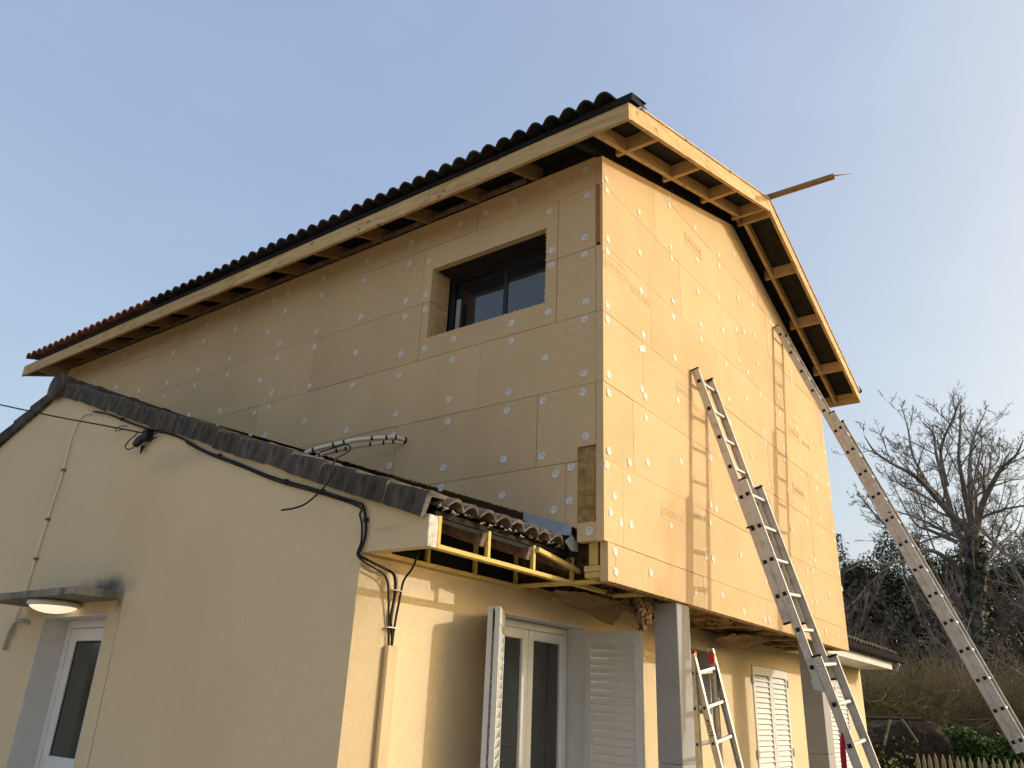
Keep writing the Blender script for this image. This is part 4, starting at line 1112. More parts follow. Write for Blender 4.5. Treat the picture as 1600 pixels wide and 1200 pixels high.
# batten of the ridge sticking out over the gable
mb = MB(); mb.beam((HX+0.03, 0.2, zroof(HX)+FH+0.060), (HX+0.03, -1.16, zroof(HX)+FH+0.052), 0.060, 0.045, ch=0.003); mb.obj('ridge_batten', 'pine_shade', upst)
mb = MB(); mb.add([(HX+0.012, -1.155, zroof(HX)+FH+0.058), (HX+0.03, -1.155, zroof(HX)+FH+0.064), (HX+0.04, -1.155, zroof(HX)+FH+0.056), (HX+0.05, -1.36, zroof(HX)+FH+0.02)], [(0, 1, 2), (0, 2, 3), (1, 3, 2), (0, 3, 1)])
mb.obj('batten_splinter', 'pine_wood', upst)
mb = MB(); mb.box(HX-0.02, HX+0.06, -0.42, -0.30, zroof(HX)+FH-0.005, zroof(HX)+FH+0.045); mb.obj('ridge_support', 'old_wood', upst)

# ---- lower left corner: pine post, blocks, trimmer joists under the floor
mb = MB(); mb.box(0.075, 0.16, YC+0.002, 0.162, -0.150, 0.15, ch=0.003); mb.obj('corner_post', 'pine_yellow', upst)
mb = MB(); mb.box(0.055, 0.16, YC+0.001, 0.190, -0.193, -0.153, ch=0.004); mb.obj('corner_block', 'pine_wood', upst)
mb = MB(); mb.box(0.060, 0.16, YC+0.001, 0.186, -0.232, -0.196, ch=0.003); mb.obj('corner_block', 'pine_yellow', upst)
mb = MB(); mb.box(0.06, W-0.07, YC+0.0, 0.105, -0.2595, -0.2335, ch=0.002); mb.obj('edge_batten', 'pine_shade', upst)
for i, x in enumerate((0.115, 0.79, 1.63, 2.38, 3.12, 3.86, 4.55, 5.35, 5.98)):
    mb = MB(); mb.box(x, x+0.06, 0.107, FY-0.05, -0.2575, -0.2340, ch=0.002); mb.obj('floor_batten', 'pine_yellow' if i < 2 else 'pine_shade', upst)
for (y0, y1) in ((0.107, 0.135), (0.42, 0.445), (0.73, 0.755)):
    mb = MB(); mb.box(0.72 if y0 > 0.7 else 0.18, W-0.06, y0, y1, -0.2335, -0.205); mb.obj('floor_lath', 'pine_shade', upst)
# mineral wool and torn membrane hanging under the floor
def wool(name, x0, x1, y0, y1, z0, z1, nx, ny, amp, seed, mat='mineral_wool'):
    rq = random.Random(seed); V = []; F = []
    for j in range(ny+1):
        for i in range(nx+1):
            x = x0+(x1-x0)*i/nx; y = y0+(y1-y0)*j/ny
            nz = noise.noise(Vector((x*6+seed, y*7, seed)))*amp + noise.noise(Vector((x*19, y*21+seed, 1)))*amp*0.5
            V.append((x+rq.uniform(-0.006, 0.006), y+rq.uniform(-0.006, 0.006), z0+(z1-z0)*0.0+nz))
    for j in range(ny):
        for i in range(nx):
            a = j*(nx+1)+i; F.append((a, a+nx+1, a+nx+2, a+1))
    k = len(V); V += [(x0, y0, z1), (x1, y0, z1), (x1, y1, z1), (x0, y1, z1)]; F.append((k, k+1, k+2, k+3))
    e = [(x0, y0), (x1, y0)]
    return mesh_obj(name, V, F, mat, upst, smooth=False)
wool('mineral_wool', 0.17, W-0.08, 0.108, FY-0.01, -0.19, 0.0, 150, 22, 0.035, 4)
# side batts seen through the gap beside the post
V = []; F = []; ny, nz_ = 26, 16
for j in range(nz_+1):
    for i in range(ny+1):
        y = 0.17+0.72*i/ny; z = -0.235+0.48*j/nz_
        V.append((0.16+0.05*noise.noise(Vector((y*9, z*12, 2)))+0.03*noise.noise(Vector((y*25, z*30, 5)))+0.04, y, z))
for j in range(nz_):
    for i in range(ny): a = j*(ny+1)+i; F.append((a, a+1, a+ny+2, a+ny+1))
mesh_obj('mineral_wool', V, F, 'mineral_wool', upst)

def drape(name, corners, nx, ny, sag, seed, mat='kraft_membrane', crum=0.02):
    """wrinkled sheet hung between four corners (00, 10, 11, 01)"""
    A, B, Cc, D_ = [Vector(c) for c in corners]; V = []; F = []
    for j in range(ny+1):
        for i in range(nx+1):
            u, v = i/nx, j/ny
            p = (A*(1-u)+B*u)*(1-v)+(D_*(1-u)+Cc*u)*v
            p.z -= sag*math.sin(math.pi*u)*math.sin(math.pi*v)
            q = Vector((p.x*5+seed, p.y*6, p.z*6+seed))
            p += Vector((noise.noise(q), noise.noise(q+Vector((9, 0, 0))), noise.noise(q+Vector((0, 9, 0)))))*crum*1.6
            q2 = q*3.1; fold = abs(noise.noise(q2))
            p.z += crum*1.2*fold
            V.append(p)
    for j in range(ny):
        for i in range(nx): a = j*(nx+1)+i; F.append((a, a+1, a+nx+2, a+nx+1))
    return mesh_obj(name, V, F, mat, upst)
drape('torn_membrane', [(0.25, 0.50, -0.275), (0.95, 0.36, -0.275), (1.02, 0.66, -0.34), (0.40, 0.74, -0.275)], 26, 16, 0.035, 3, crum=0.014)
drape('torn_membrane', [(0.55, 0.55, -0.28), (1.10, 0.40, -0.29), (1.18, 0.60, -0.42), (0.75, 0.78, -0.30)], 24, 14, 0.06, 8, crum=0.016)
drape('torn_membrane', [(0.15, 0.66, -0.27), (0.42, 0.60, -0.27), (0.45, 0.72, -0.33), (0.2, 0.76, -0.28)], 14, 8, 0.02, 5, crum=0.016)
drape('torn_membrane', [(1.48, 0.30, -0.222), (2.6, 0.22, -0.222), (2.7, 0.7, -0.225), (1.6, 0.78, -0.225)], 40, 16, 0.006, 12, crum=0.010)
drape('torn_membrane', [(2.5, 0.28, -0.222), (4.4, 0.20, -0.222), (4.6, 0.74, -0.225), (2.6, 0.76, -0.225)], 50, 16, 0.006, 17, crum=0.010)
drape('torn_membrane', [(3.4, 0.45, -0.30), (4.2, 0.30, -0.28), (4.3, 0.7, -0.38), (3.6, 0.76, -0.35)], 26, 14, 0.05, 29, crum=0.025)
# crumpled rag of wool hanging by the grey column
mb = MB(); rq = random.Random(31)
c0 = Vector((0.98, 0.235, -0.275))
for i in range(560):
    t = rq.random()
    p = c0+Vector((rq.uniform(-0.16, 0.12)*(1-t*0.6), rq.uniform(-0.10, 0.10)*(1-t*0.6), -0.15*t**1.6+rq.gauss(0, 0.010)))
    if t > 0.85: p = c0+Vector((0.02+rq.gauss(0, 0.018), rq.gauss(0, 0.018), -0.13-0.08*rq.random()))
    s = rq.uniform(0.008, 0.03); d = Vector((rq.gauss(0, 1), rq.gauss(0, 1), rq.gauss(0, 1))).normalized(); e2 = d.cross(Vector((0.3, 0.9, 0.2))).normalized()
    mb.add([p-d*s, p+e2*s*0.5, p+d*s, p-e2*s*0.4+Vector((0, 0, 0.01))], [(0, 1, 2, 3)])
mb.obj('hanging_rag', 'kraft_membrane', upst, kind='stuff')
mb = MB()
for i in range(1300):
    x = rq.choice([rq.gauss(0.95, 0.22), rq.gauss(1.4, 0.2), rq.gauss(2.6, 0.3), rq.gauss(4.3, 0.18), rq.uniform(0.2, 5.8)]); y = rq.uniform(0.12, 0.75)
    p = Vector((min(max(x, 0.2), 5.9), y, -0.235+rq.gauss(0, 0.022)))
    s = rq.uniform(0.008, 0.03); d = Vector((rq.gauss(0, 1), rq.gauss(0, 1), rq.gauss(0, 0.5))).normalized(); e2 = d.cross(Vector((0.3, 0.2, 0.9))).normalized()
    mb.add([p-d*s, p+e2*s*0.5, p+d*s, p-e2*s*0.4], [(0, 1, 2, 3)])
mb.obj('wool_tufts', 'mineral_wool', upst, kind='stuff')

# ================================================================== columns
def column(x0, x1, y0, y1, zt, label):
    t = thing('concrete_column', label, 'column', ((x0+x1)/2, (y0+y1)/2, GROUND), 'grey columns carrying the upper storey')
    zb = GROUND; zs = [zb, -2.27, -1.395, zt]
    for a, b in zip(zs[:-1], zs[1:]):
        mb = MB(); mb.box(x0, x1, y0, y1, a+0.001, b-0.001, ch=0.004); mb.obj('column_block', 'column_grey', t)
    return t
column(1.172, 1.405, 0.028, 0.222, -0.262, 'smooth grey square column beside the open white shutter, under the storey corner')
column(4.84, 5.09, 0.028, 0.245, -0.262, 'smooth grey square column partly hidden behind the tall leaning ladder')

# ================================================================== ladders
def ladder(label, top, D, sections, s_end, mat='aluminium', width=0.40, rail_d=0.066, rail_t=0.025, gap=0.067, rung0=0.1163, foot=True):
    """leaning extension ladder: sections = [(s0, s1, offset index, extra width)], s measured down the line top + s*D"""
    top = Vector(top); D = Vector(D); n = D.length; dn = D.normalized()
    X = Vector((1, 0, 0)); X = (X - dn*X.dot(dn)).normalized(); N = X.cross(dn).normalized()
    if N.y > 0: N = -N
    base = top + D*s_end
    t = thing('extension_ladder', label, 'ladder', base, 'aluminium ladders')
    for (s0, s1, oi, ew) in sections:
        off = N*(gap*oi); x0 = -ew; x1 = width+ew
        a, b = top+D*s0+off, top+D*s1+off
        for sx, sg in ((x0, 1), (x1, -1)):
            # C-shaped rail: web plus two lips
            mb = MB()
            c = X*(sx+sg*rail_t*0.12)
            mb.beam(a+c, b+c, rail_t*0.24, rail_d, upv=N)
            for k in (-1, 1):
                cc = X*(sx+sg*rail_t*0.5) + N*(k*(rail_d/2-0.0035))
                mb.beam(a+cc, b+cc, rail_t, 0.007, upv=N)
            cc = X*(sx - sg*0.0012)
            mb.beam(a+cc, b+cc, 0.0024, 0.006, upv=N)
            mb.obj('rail', mat, t)
            for (e, dd) in ((a, -1), (b, 1)):
                cp = MB(); q = e + dn*(0.006*dd) + X*(sx+sg*rail_t*0.5)
                cp.beam(q-dn*0.008, q+dn*0.008, rail_t+0.004, rail_d+0.006, upv=N, ch=0.002)
                cp.obj('rail_cap', 'black_rubber', t)
        s = rung0
        while s < s1-0.03/n:
            if s > s0+0.03/n:
                c = top+D*s+off
                r = MB(); r.beam(c+X*(x0+0.004), c+X*(x1-0.004), 0.028, 0.028, upv=N, ch=0.005); r.obj('rung', mat, t)
                for sx, sg in ((x0, -1), (x1, 1)):
                    h = MB(); q = c+X*(sx+sg*0.0018)
                    h.beam(q-X*0.0015, q+X*0.0015, 0.031, 0.031, upv=N); h.obj('rung_socket', 'black_rubber', t)
            s += 0.28/n
    return t, top, D, dn, X, N
D1 = (0.0813, -0.26, -1.0)
t1, T1v, D1v, dn1, X1, N1 = ladder('three-part aluminium ladder leaning on the sunlit gable in front of the second grey column', (1.605, -0.04, 1.838), D1,
    [(0.0, 2.203, 0, 0.0), (1.075, 2.64, 1, 0.030), (2.49, 4.46, 2, 0.060)], 4.46, width=0.385)
# details on the lower section: printed sticker, plastic guide, red strap, end stops
c = T1v+D1v*2.555+N1*0.134-X1*0.0635
mb = MB(); mb.beam(c-dn1*0.02, c+dn1*0.02, 0.0015, 0.036, upv=N1); mb.obj('rail_sticker', 'label_white', t1)
text_obj('printed_text', '(S)', 0.022, 'ink_black', c-X1*0.0025, N1*1.0, Vector((0, 0, 1)), t1)
c = T1v+D1v*2.66+N1*0.085-X1*0.045
mb = MB(); mb.add([c+N1*-0.055+dn1*-0.03, c+N1*0.06+dn1*-0.045, c+N1*0.075+dn1*0.06, c+N1*0.03+dn1*0.085, c+N1*-0.055+dn1*0.03,
                   c+N1*-0.055+dn1*-0.03+X1*0.008, c+N1*0.06+dn1*-0.045+X1*0.008, c+N1*0.075+dn1*0.06+X1*0.008, c+N1*0.03+dn1*0.085+X1*0.008, c+N1*-0.055+dn1*0.03+X1*0.008],
                  [(0, 1, 2, 3, 4), (9, 8, 7, 6, 5), (0, 5, 6, 1), (1, 6, 7, 2), (2, 7, 8, 3), (3, 8, 9, 4), (4, 9, 5, 0)])
mb.obj('plastic_guide', 'clear_plastic', t1)
mb = MB(); c = T1v+D1v*1.45+N1*0.02-X1*0.03
mb.tube([c, c-N1*0.06], 0.008, n=8); mb.obj('guide_pin', 'grey_frame', t1)
c = T1v+D1v*3.02+N1*0.115-X1*0.062
pts = [c+Vector((0, 0.0, 0.02)), c+Vector((-0.012, 0.004, -0.05)), c+Vector((-0.006, 0.012, -0.16)), c+Vector((0.012, 0.016, -0.30)), c+Vector((0.02, 0.018, -0.46)), c+Vector((0.024, 0.02, -0.62))]
strap = thing('red_strap', 'dark red strap hanging from the rail of the tall leaning ladder', 'strap', pts[-1])
mb = MB(); V = []; F = []
for i, p in enumerate(smooth_pts(pts, 5)):
    u = i/25; w = 0.020*(1-abs(u-0.35)*0.9)+0.004; tw = Vector((0.75, -0.6, 0)).normalized()
    V += [p-tw*w, p+tw*w, p+tw*w+Vector((0.6, 0.75, 0))*0.003, p-tw*w+Vector((0.6, 0.75, 0))*0.003]
    if i:
        a = 4*(i-1); b = 4*i
        for k in range(4): F.append((a+k, a+(k+1) % 4, b+(k+1) % 4, b+k))
mb.add(V, F); mb.obj('strap_band', 'red_strap', strap)

D2 = (0.0507, -0.37, -1.0)
t2, T2v, D2v, dn2, X2, N2 = ladder('long aluminium ladder at far right leaning on the top of the gable under the eaves', (4.225, -0.04, 3.395), D2,
    [(0.0, 4.66, 0, 0.0), (1.235, 6.02, 1, 0.03)], 6.02, width=0.385, rung0=0.113)
for s in (2.42,):
    c = T2v+D2v*s+N2*0.067-X2*0.032
    mb = MB(); mb.tube([c, c-X2*0.003], 0.011, n=12); mb.obj('rail_rivet', 'black_rubber', t2)

# stepladder behind the first column
def stepladder():
    base = Vector((2.48, 0.18, GROUND))
    t = thing('stepladder', 'small aluminium stepladder with red top hinges standing behind the first grey column', 'ladder', base, 'aluminium ladders')
    top = Vector((2.10, 0.33, -0.575)); 
    X = Vector((0.985, -0.17, 0)).normalized()
    legs = []
    for (fx, fy, tt) in ((0.62, -0.30, 'front'), (0.40, 0.06, 'rear')):
        foot = Vector((top.x+fx*0.62, top.y+fy, GROUND))
        d = (foot-top); dn = d.normalized(); Xs = (X-dn*X.dot(dn)).normalized(); N = Xs.cross(dn).normalized()
        if N.y > 0: N = -N
        for sx, sg in ((0.0, 1), (0.33, -1)):
            mb = MB(); c = Xs*sx
            mb.beam(top+c, foot+c, 0.006, 0.058, upv=N)
            for k in (-1, 1): mb.beam(top+c+Xs*(sg*0.010)+N*(k*0.026), foot+c+Xs*(sg*0.010)+N*(k*0.026), 0.022, 0.006, upv=N)
            mb.obj('rail', 'aluminium', t)
            mb = MB(); mb.beam(foot+c-dn*0.03, foot+c+dn*0.0, 0.03, 0.07, upv=N); mb.obj('rubber_foot', 'black_rubber', t)
        L = d.length; s = 0.16
        while s < L-0.15:
            c = top+dn*s
            mb = MB(); mb.beam(c+Xs*0.004, c+Xs*0.326, 0.03, 0.028, upv=N, ch=0.005); mb.obj('rung', 'aluminium', t)
            for sx in (-0.0045, 0.3345):
                mb = MB(); mb.beam(c+Xs*(sx-0.001), c+Xs*(sx+0.001), 0.022, 0.022, upv=N); mb.obj('rung_socket', 'black_rubber', t)
            s += 0.28
        if tt == 'front':
            c = top+dn*0.62-Xs*0.0045
            text_obj('printed_text', 'ALPE', 0.050, 'ink_black', c, dn, N*1.0, t)
            mb = MB(); q = c-dn*0.085; mb.add([q-N*0.018, q+N*0.018, q+dn*0.028], [(0, 1, 2)]); mb.obj('printed_emblem', 'ink_red', t)
    for sx in (0.02, 0.315):
        c = top+X*sx+Vector((0, 0, 0.0))
        mb = MB(); mb.prism([(-0.034, -0.06), (0.034, -0.06), (0.030, 0.02), (0.012, 0.034), (-0.012, 0.034), (-0.030, 0.02)], 0, -0.012, 0.012)
        V = [c + X*v[0] + Vector((-X.y, X.x, 0))*v[1] + Vector((0, 0, v[2])) for v in mb.v]
        mesh_obj('hinge_cap', V, mb.f, 'red_plastic', t)
    return t
stepladder()

# ================================================================== cables and pipes on the house
def cable(name, label, cat, pts, r, mat, n=6, sm=6, group=None):
    P = smooth_pts(pts, sm) if sm else pts
    mb = MB(); mb.tube(P, r, n=n)
    o = mb.obj(name, mat, smooth=True); tag(o, label, cat, group); return o
xo = CX-0.016
def yz(lst, x=xo): return [(x+random.uniform(-0.003, 0.003), a, b) for a, b in lst]
cable('black_cable', 'thick black cable clipped under the verge tiles and over the gable corner', 'cable',
      yz([(4.56, 1.300), (4.25, 1.215), (3.9, 1.085), (3.55, 0.965), (3.05, 0.812), (2.6, 0.620), (2.2, 0.478), (1.74, 0.306), (1.3, 0.172), (0.90, 0.042), (0.835, 0.012), (0.805, -0.05), (0.787, -0.139), (0.80, -0.21), (0.815, -0.25)]) +
      [(CX-0.03, 0.80, -0.285), (CX+0.05, 0.772, -0.315), (CX+0.16, 0.770, -0.335), (CX+0.25, 0.785, -0.36), (CX+0.285, 0.80, -0.46), (CX+0.275, 0.805, -0.60), (CX+0.30, 0.805, -0.70), (CX+0.305, 0.80, -0.80)], 0.0085, 'black_rubber')
cable('black_cable', 'thinner black cable looping beside the thick one over the gable corner', 'cable',
      yz([(2.9, 0.735), (2.55, 0.588), (2.1, 0.425), (1.7, 0.275), (1.25, 0.140), (0.88, 0.016), (0.852, -0.04), (0.83, -0.10), (0.815, -0.2), (0.835, -0.27)]) +
      [(CX-0.02, 0.79, -0.31), (CX+0.06, 0.765, -0.345), (CX+0.14, 0.768, -0.365), (CX+0.20, 0.785, -0.41), (CX+0.245, 0.80, -0.55), (CX+0.27, 0.805, -0.68), (CX+0.285, 0.80, -0.80)], 0.006, 'black_rubber')
cable('black_cable', 'short black cable dropping straight from the open eave to the others', 'cable',
      [(CX+0.36, 0.70, -0.20), (CX+0.355, 0.74, -0.30), (CX+0.34, 0.79, -0.38), (CX+0.325, 0.80, -0.52), (CX+0.31, 0.803, -0.66), (CX+0.30, 0.80, -0.80)], 0.0075, 'black_rubber')
for (p, q) in (((CX+0.31, 0.80, -0.435), 0.018), ((CX+0.29, 0.80, -0.655), 0.018)):
    pass
CLIPS = ['black cable clip under the verge tiles, level with the end of the dangling cable', 'black cable clip on the short vertical run of cables beside the gable corner', 'black cable clip midway down the verge, below the cream pipes', 'black cable clip just right of the round junction box', 'black cable clip nearest the bend where the cables turn down', 'black cable clip left of the junction box near the ridge']
for i, (a, b) in enumerate(((1.60, 0.262), (0.80, -0.075), (2.42, 0.560), (3.3, 0.895), (1.22, 0.148), (4.0, 1.125))):
    mb = MB(); mb.box(xo-0.010, xo+0.016, a-0.014, a+0.014, b-0.013, b+0.013, ch=0.003); tag(mb.obj('cable_clip', 'black_rubber'), CLIPS[i], 'clip', 'cable clips along the gable')
for i, p in enumerate(((CX+0.305, 0.80, -0.44), (CX+0.290, 0.80, -0.655))):
    mb = MB(); mb.tube([(p[0]-0.05, p[1], p[2]), (p[0]+0.045, p[1], p[2])], 0.0, n=4); mb.v = []; mb.f = []; mb.m = []
    mb.box(p[0]-0.045, p[0]+0.045, p[1]-0.014, p[1]+0.014, p[2]-0.003, p[2]+0.003); tag(mb.obj('cable_tie', 'label_white'), ('upper' if i == 0 else 'lower')+' white tie around the black cables above the beige duct', 'cable tie')
mb = MB(); mb.box(CX+0.255, CX+0.345, 0.786, FY-0.002, GROUND+0.1, -0.755, ch=0.008); d_ = mb.obj('cable_duct', 'conduit_beige'); tag(d_, 'vertical beige cable duct on the sunlit front wall', 'cable duct')
cable('cream_cable', 'thin cream cable running down the left part of the gable wall', 'cable',
      yz([(4.60, 1.285), (4.70, 1.31), (4.80, 1.26), (4.86, 1.08), (4.855, 0.75), (4.90, 0.40), (4.93, 0.02), (4.95, -0.25), (5.00, -0.55), (5.03, -0.68)]), 0.0085, 'cream_pipe')
for i, (a, b) in enumerate(((4.857, 0.78), (4.91, 0.33), (4.935, -0.02))):
    mb = MB(); mb.box(xo-0.012, xo+0.02, a-0.03, a+0.012, b-0.010, b+0.010); tag(mb.obj('cable_clip', 'pole_wood'), ['highest', 'middle', 'lowest'][i] + ' brown clip on the thin cream cable of the gable', 'clip', 'clips of the cream cable')
cable('bent_pipe', 'short bent grey pipe ending on the gable left of the porch lamp', 'pipe',
      [(xo-0.01, 5.03, -0.78), (xo-0.01, 5.04, -0.74), (xo-0.02, 4.97, -0.60), (xo-0.02, 4.88, -0.55), (xo+0.005, 4.77, -0.565), (CX+0.02, 4.74, -0.575)], 0.016, 'column_grey', n=10)
# overhead line, its loops and the black junction disc
cable('overhead_wire', 'black overhead wire reaching the gable from the upper left', 'wire',
      [(xo-0.02, 3.50, 0.905), (xo-0.10, 4.1, 1.055), (-1.75, 5.0, 1.27), (-2.2, 7.0, 1.80), (-3.2, 11, 2.9), (-6, 22, 6.2)], 0.0065, 'black_rubber', sm=6)
jb = thing('junction_box', 'round black anchor and junction box where the overhead wire meets the gable', 'junction box', (xo-0.04, 3.50, 0.80))
V, F = lathe([(0.0, 0.0), (0.050, 0.0), (0.058, 0.006), (0.058, 0.030), (0.050, 0.036), (0.0, 0.036)], (0, 0, 0), n=20)
q = Matrix(((0, 0, -1), (0, 1, 0), (1, 0, 0))) @ Matrix.Rotation(0.35, 3, 'Y')
mesh_obj('round_cover', [q @ Vector(v) + Vector((xo-0.02, 3.545, 0.835)) for v in V], F, 'black_rubber', jb)
mb = MB(); mb.box(xo-0.05, CX, 3.43, 3.50, 0.835, 0.93, ch=0.006); mb.obj('anchor_body', 'black_rubber', jb)
mb = MB(); mb.tube([(xo-0.02, 3.49, 0.80), (xo-0.022, 3.50, 0.76), (xo-0.022, 3.505, 0.725)], [0.016, 0.010, 0.003], n=8); mb.obj('drip_spout', 'black_rubber', jb)
mb = MB(); mb.tube(smooth_pts([(xo-0.02, 3.63, 0.935), (xo-0.035, 3.64, 0.90), (xo-0.04, 3.71, 0.865), (xo-0.04, 3.74, 0.82), (xo-0.035, 3.69, 0.79), (xo-0.03, 3.62, 0.80)]), 0.005, n=6); mb.obj('wire_loop', 'black_rubber', jb)
mb = MB(); mb.tube(smooth_pts([(xo-0.02, 3.86, 1.005), (xo-0.03, 3.92, 1.00), (xo-0.03, 3.99, 1.005), (xo-0.03, 3.99, 1.03), (xo-0.02, 3.93, 1.045), (xo-0.01, 3.85, 1.03)]), 0.004, n=6); mb.obj('wire_loop', 'black_rubber', jb)
mb = MB(); mb.tube(smooth_pts([(xo-0.02, 3.44, 0.90), (xo-0.02, 3.36, 0.875), (xo-0.02, 3.30, 0.885), (xo-0.01, 3.20, 0.87)]), 0.006, n=6)
mb.tube(smooth_pts([(xo-0.02, 3.44, 0.87), (xo-0.02, 3.38, 0.835), (xo-0.01, 3.33, 0.85)]), 0.006, n=6); mb.obj('wire_tail', 'black_rubber', jb)

# two insulated pipes out of the long wall with black ties, and the loose cable tied to them
pp = thing('insulated_pipes', 'pair of cream insulated pipes with black ties coming out of the long wall', 'pipe', (-0.4, 2.0, 0.8))
P1 = smooth_pts([(0.05, 1.952, 1.018), (-0.08, 1.965, 1.018), (-0.17, 2.021, 1.0), (-0.31, 2.178, 0.966), (-0.42, 2.323, 0.917), (-0.5, 2.463, 0.876), (-0.54, 2.547, 0.84), (-0.56, 2.579, 0.79), (-0.56, 2.593, 0.70)], 8)
P2 = smooth_pts([(0.05, 1.958, 0.998), (-0.08, 1.990, 0.985), (-0.16, 2.057, 0.962), (-0.27, 2.216, 0.928), (-0.36, 2.347, 0.886), (-0.42, 2.474, 0.850), (-0.46, 2.542, 0.810), (-0.48, 2.575, 0.76), (-0.48, 2.582, 0.70)], 8)
mb = MB(); mb.tube(P1, 0.0185, n=12); mb.obj('insulated_pipe', 'cream_pipe', pp, smooth=True)
mb = MB(); mb.tube(P2, 0.0165, n=12); mb.obj('insulated_pipe', 'cream_pipe', pp, smooth=True)
for i in (9, 15, 20, 29, 33, 42):
    a, b = P1[i], P2[min(i, len(P2)-1)]; d = (P1[i+1]-P1[i]).normalized()
    mb = MB(); mb.tube([a-d*0.008, a+d*0.008], 0.0205, n=12)
    mb.tube([b-d*0.008, b+d*0.008], 0.0185, n=12); mb.obj('black_tie', 'black_rubber', pp)
V, F = lathe([(0.0, 0), (0.032, 0.0), (0.034, -0.003), (0.0, -0.003)], (0, 0, 0), n=18)
q = Matrix(((0, 0, -1), (0, 1, 0), (1, 0, 0)))
mesh_obj('pipe_hole', [q @ Vector(v) + Vector((-0.0015, 1.945, 1.01)) for v in V], F, 'interior_dark', pp)
lc = cable('loose_cable', 'loose black cable tied to the cream pipes and dangling in front of the cream gable', 'cable',
      [(-0.49, 2.43, 0.845), (-0.43, 2.32, 0.885), (-0.40, 2.23, 0.905), (-0.40, 2.17, 0.880), (-0.42, 2.141, 0.84), (-0.7, 1.848, 0.70), (-1.0, 1.534, 0.555), (-1.25, 1.279, 0.435), (-1.42, 1.13, 0.345), (-1.475, 1.085, 0.26), (-1.49, 1.09, 0.17), (-1.5, 1.236, 0.064), (-1.49, 1.375, 0.041), (-1.48, 1.513, 0.045)], 0.0062, 'black_rubber')

# ================================================================== garden beyond: fence, hedge, brushwood heap, shrubs, trees
def hdir(px_x, px_y):
    return None
def az(xd, yd, r): return Vector((CAM.x+xd*r, CAM.y+yd*r, 0))

# picket fence of split chestnut pales, about 20 m away
fence = thing('picket_fence', 'split chestnut picket fence with pointed tops at the lower right in front of the hedge', 'fence', (CAM.x+19.5, CAM.y+1.5, GROUND))
pv = []
rq = random.Random(8)
def pale(seed):
    r2 = random.Random(seed); w = r2.uniform(0.030, 0.040); h = 1.0; b = r2.uniform(-0.006, 0.006)
    mb = MB(); mb.prism([(-w, 0), (w, 0), (w*0.95+b, h*0.88), (b*2, h), (-w*0.95+b, h*0.88)], 1, -0.012, 0.012)
    me = bpy.data.meshes.new('pale'); me.from_pydata(mb.v, [], mb.f); me.materials.append(MATS['chestnut_pale']); me.update(); return me
PM = [pale(s) for s in range(4)]
f0 = az(0.982, 0.185, 20.3); f1 = az(1.0, -0.03, 19.6); fd = (f1-f0); nL = int(fd.length/0.128); fdn = fd.normalized(); fa = math.atan2(fdn.y, fdn.x)
for i in range(nL):
    p = f0+fd*(i/nL)
    shared('pale', PM[i % 4], fence, (p.x, p.y, GROUND+0.02+rq.uniform(-0.02, 0.02)), (0, rq.uniform(-0.02, 0.02), fa))
for z in (GROUND+0.25, GROUND+0.72):
    mb = MB(); mb.tube([(f0.x, f0.y+0.02, z), (f1.x, f1.y+0.02, z)], 0.006, n=5); mb.obj('binding_wire', 'grey_light_frame', fence)

def leaf_quads(n, sampler, size, up_bias=0.3, seed=1, aspect=0.55):
    r = np.random.default_rng(seed)
    C0 = sampler(n, r)
    d = r.normal(size=(n, 3)); d[:, 2] += up_bias; d /= np.linalg.norm(d, axis=1)[:, None]
    e = r.normal(size=(n, 3)); e -= d*(e*d).sum(1)[:, None]; e /= np.linalg.norm(e, axis=1)[:, None]
    s = size*r.uniform(0.6, 1.3, size=(n, 1))
    V = np.stack([C0-d*s, C0+e*s*aspect, C0+d*s, C0-e*s*aspect], axis=1).reshape(-1, 3)
    return V
def quads_obj(name, V, mat, parent=None, kind=None, smooth=False):
    n = len(V)//4; org = V.mean(0)
    me = bpy.data.meshes.new(name); me.vertices.add(len(V)); me.vertices.foreach_set('co', (V-org).ravel())
    me.loops.add(4*n); me.loops.foreach_set('vertex_index', np.arange(4*n)); me.polygons.add(n)
    me.polygons.foreach_set('loop_start', np.arange(0, 4*n, 4)); me.polygons.foreach_set('loop_total', np.full(n, 4))
    me.materials.append(MATS[mat]); me.update(calc_edges=True); me.validate()
    o = bpy.data.objects.new(name, me); link(o, parent, Vector(org))
    if kind: o['kind'] = kind
    return o

# laurel hedge behind the fence
h0 = az(0.984, 0.176, 22.3); h1 = az(1.0, -0.06, 21.4)
def hedge_s(n, r):
    t = r.random(n)[:, None]; P = np.array(h0)*(1-t)+np.array(h1)*t
    u = r.random(n); th = r.uniform(0, np.pi, n)
    P[:, 0] += -0.55*np.sin(th)**0.5*r.uniform(0.75, 1.05, n)+0.2+r.normal(0, 0.03, n)
    top = 1.38+0.10*np.sin(t[:, 0]*17)+0.07*np.sin(t[:, 0]*41)
    P[:, 2] = GROUND+top*(1-(1-u)**1.0)*1.0+r.normal(0, 0.03, n)
    m_ = r.random(n) < 0.35
    P[m_, 2] = GROUND+top[m_]+r.normal(0, 0.05, m_.sum()); P[m_, 0] += r.uniform(0, 0.5, m_.sum())
    return P
hg = thing('laurel_hedge', 'clipped green laurel hedge behind the picket fence', 'hedge', (float((h0.x+h1.x)/2), float((h0.y+h1.y)/2), GROUND))
quads_obj('leaves', leaf_quads(26000, hedge_s, 0.050, 0.5, 3), 'hedge_leaf', hg)
mb = MB(); mb.beam((h0.x+0.3, h0.y, GROUND+0.62), (h1.x+0.3, h1.y, GROUND+0.62), 0.5, 1.22); mb.obj('inner_twigs', 'ivy_leaf', hg)

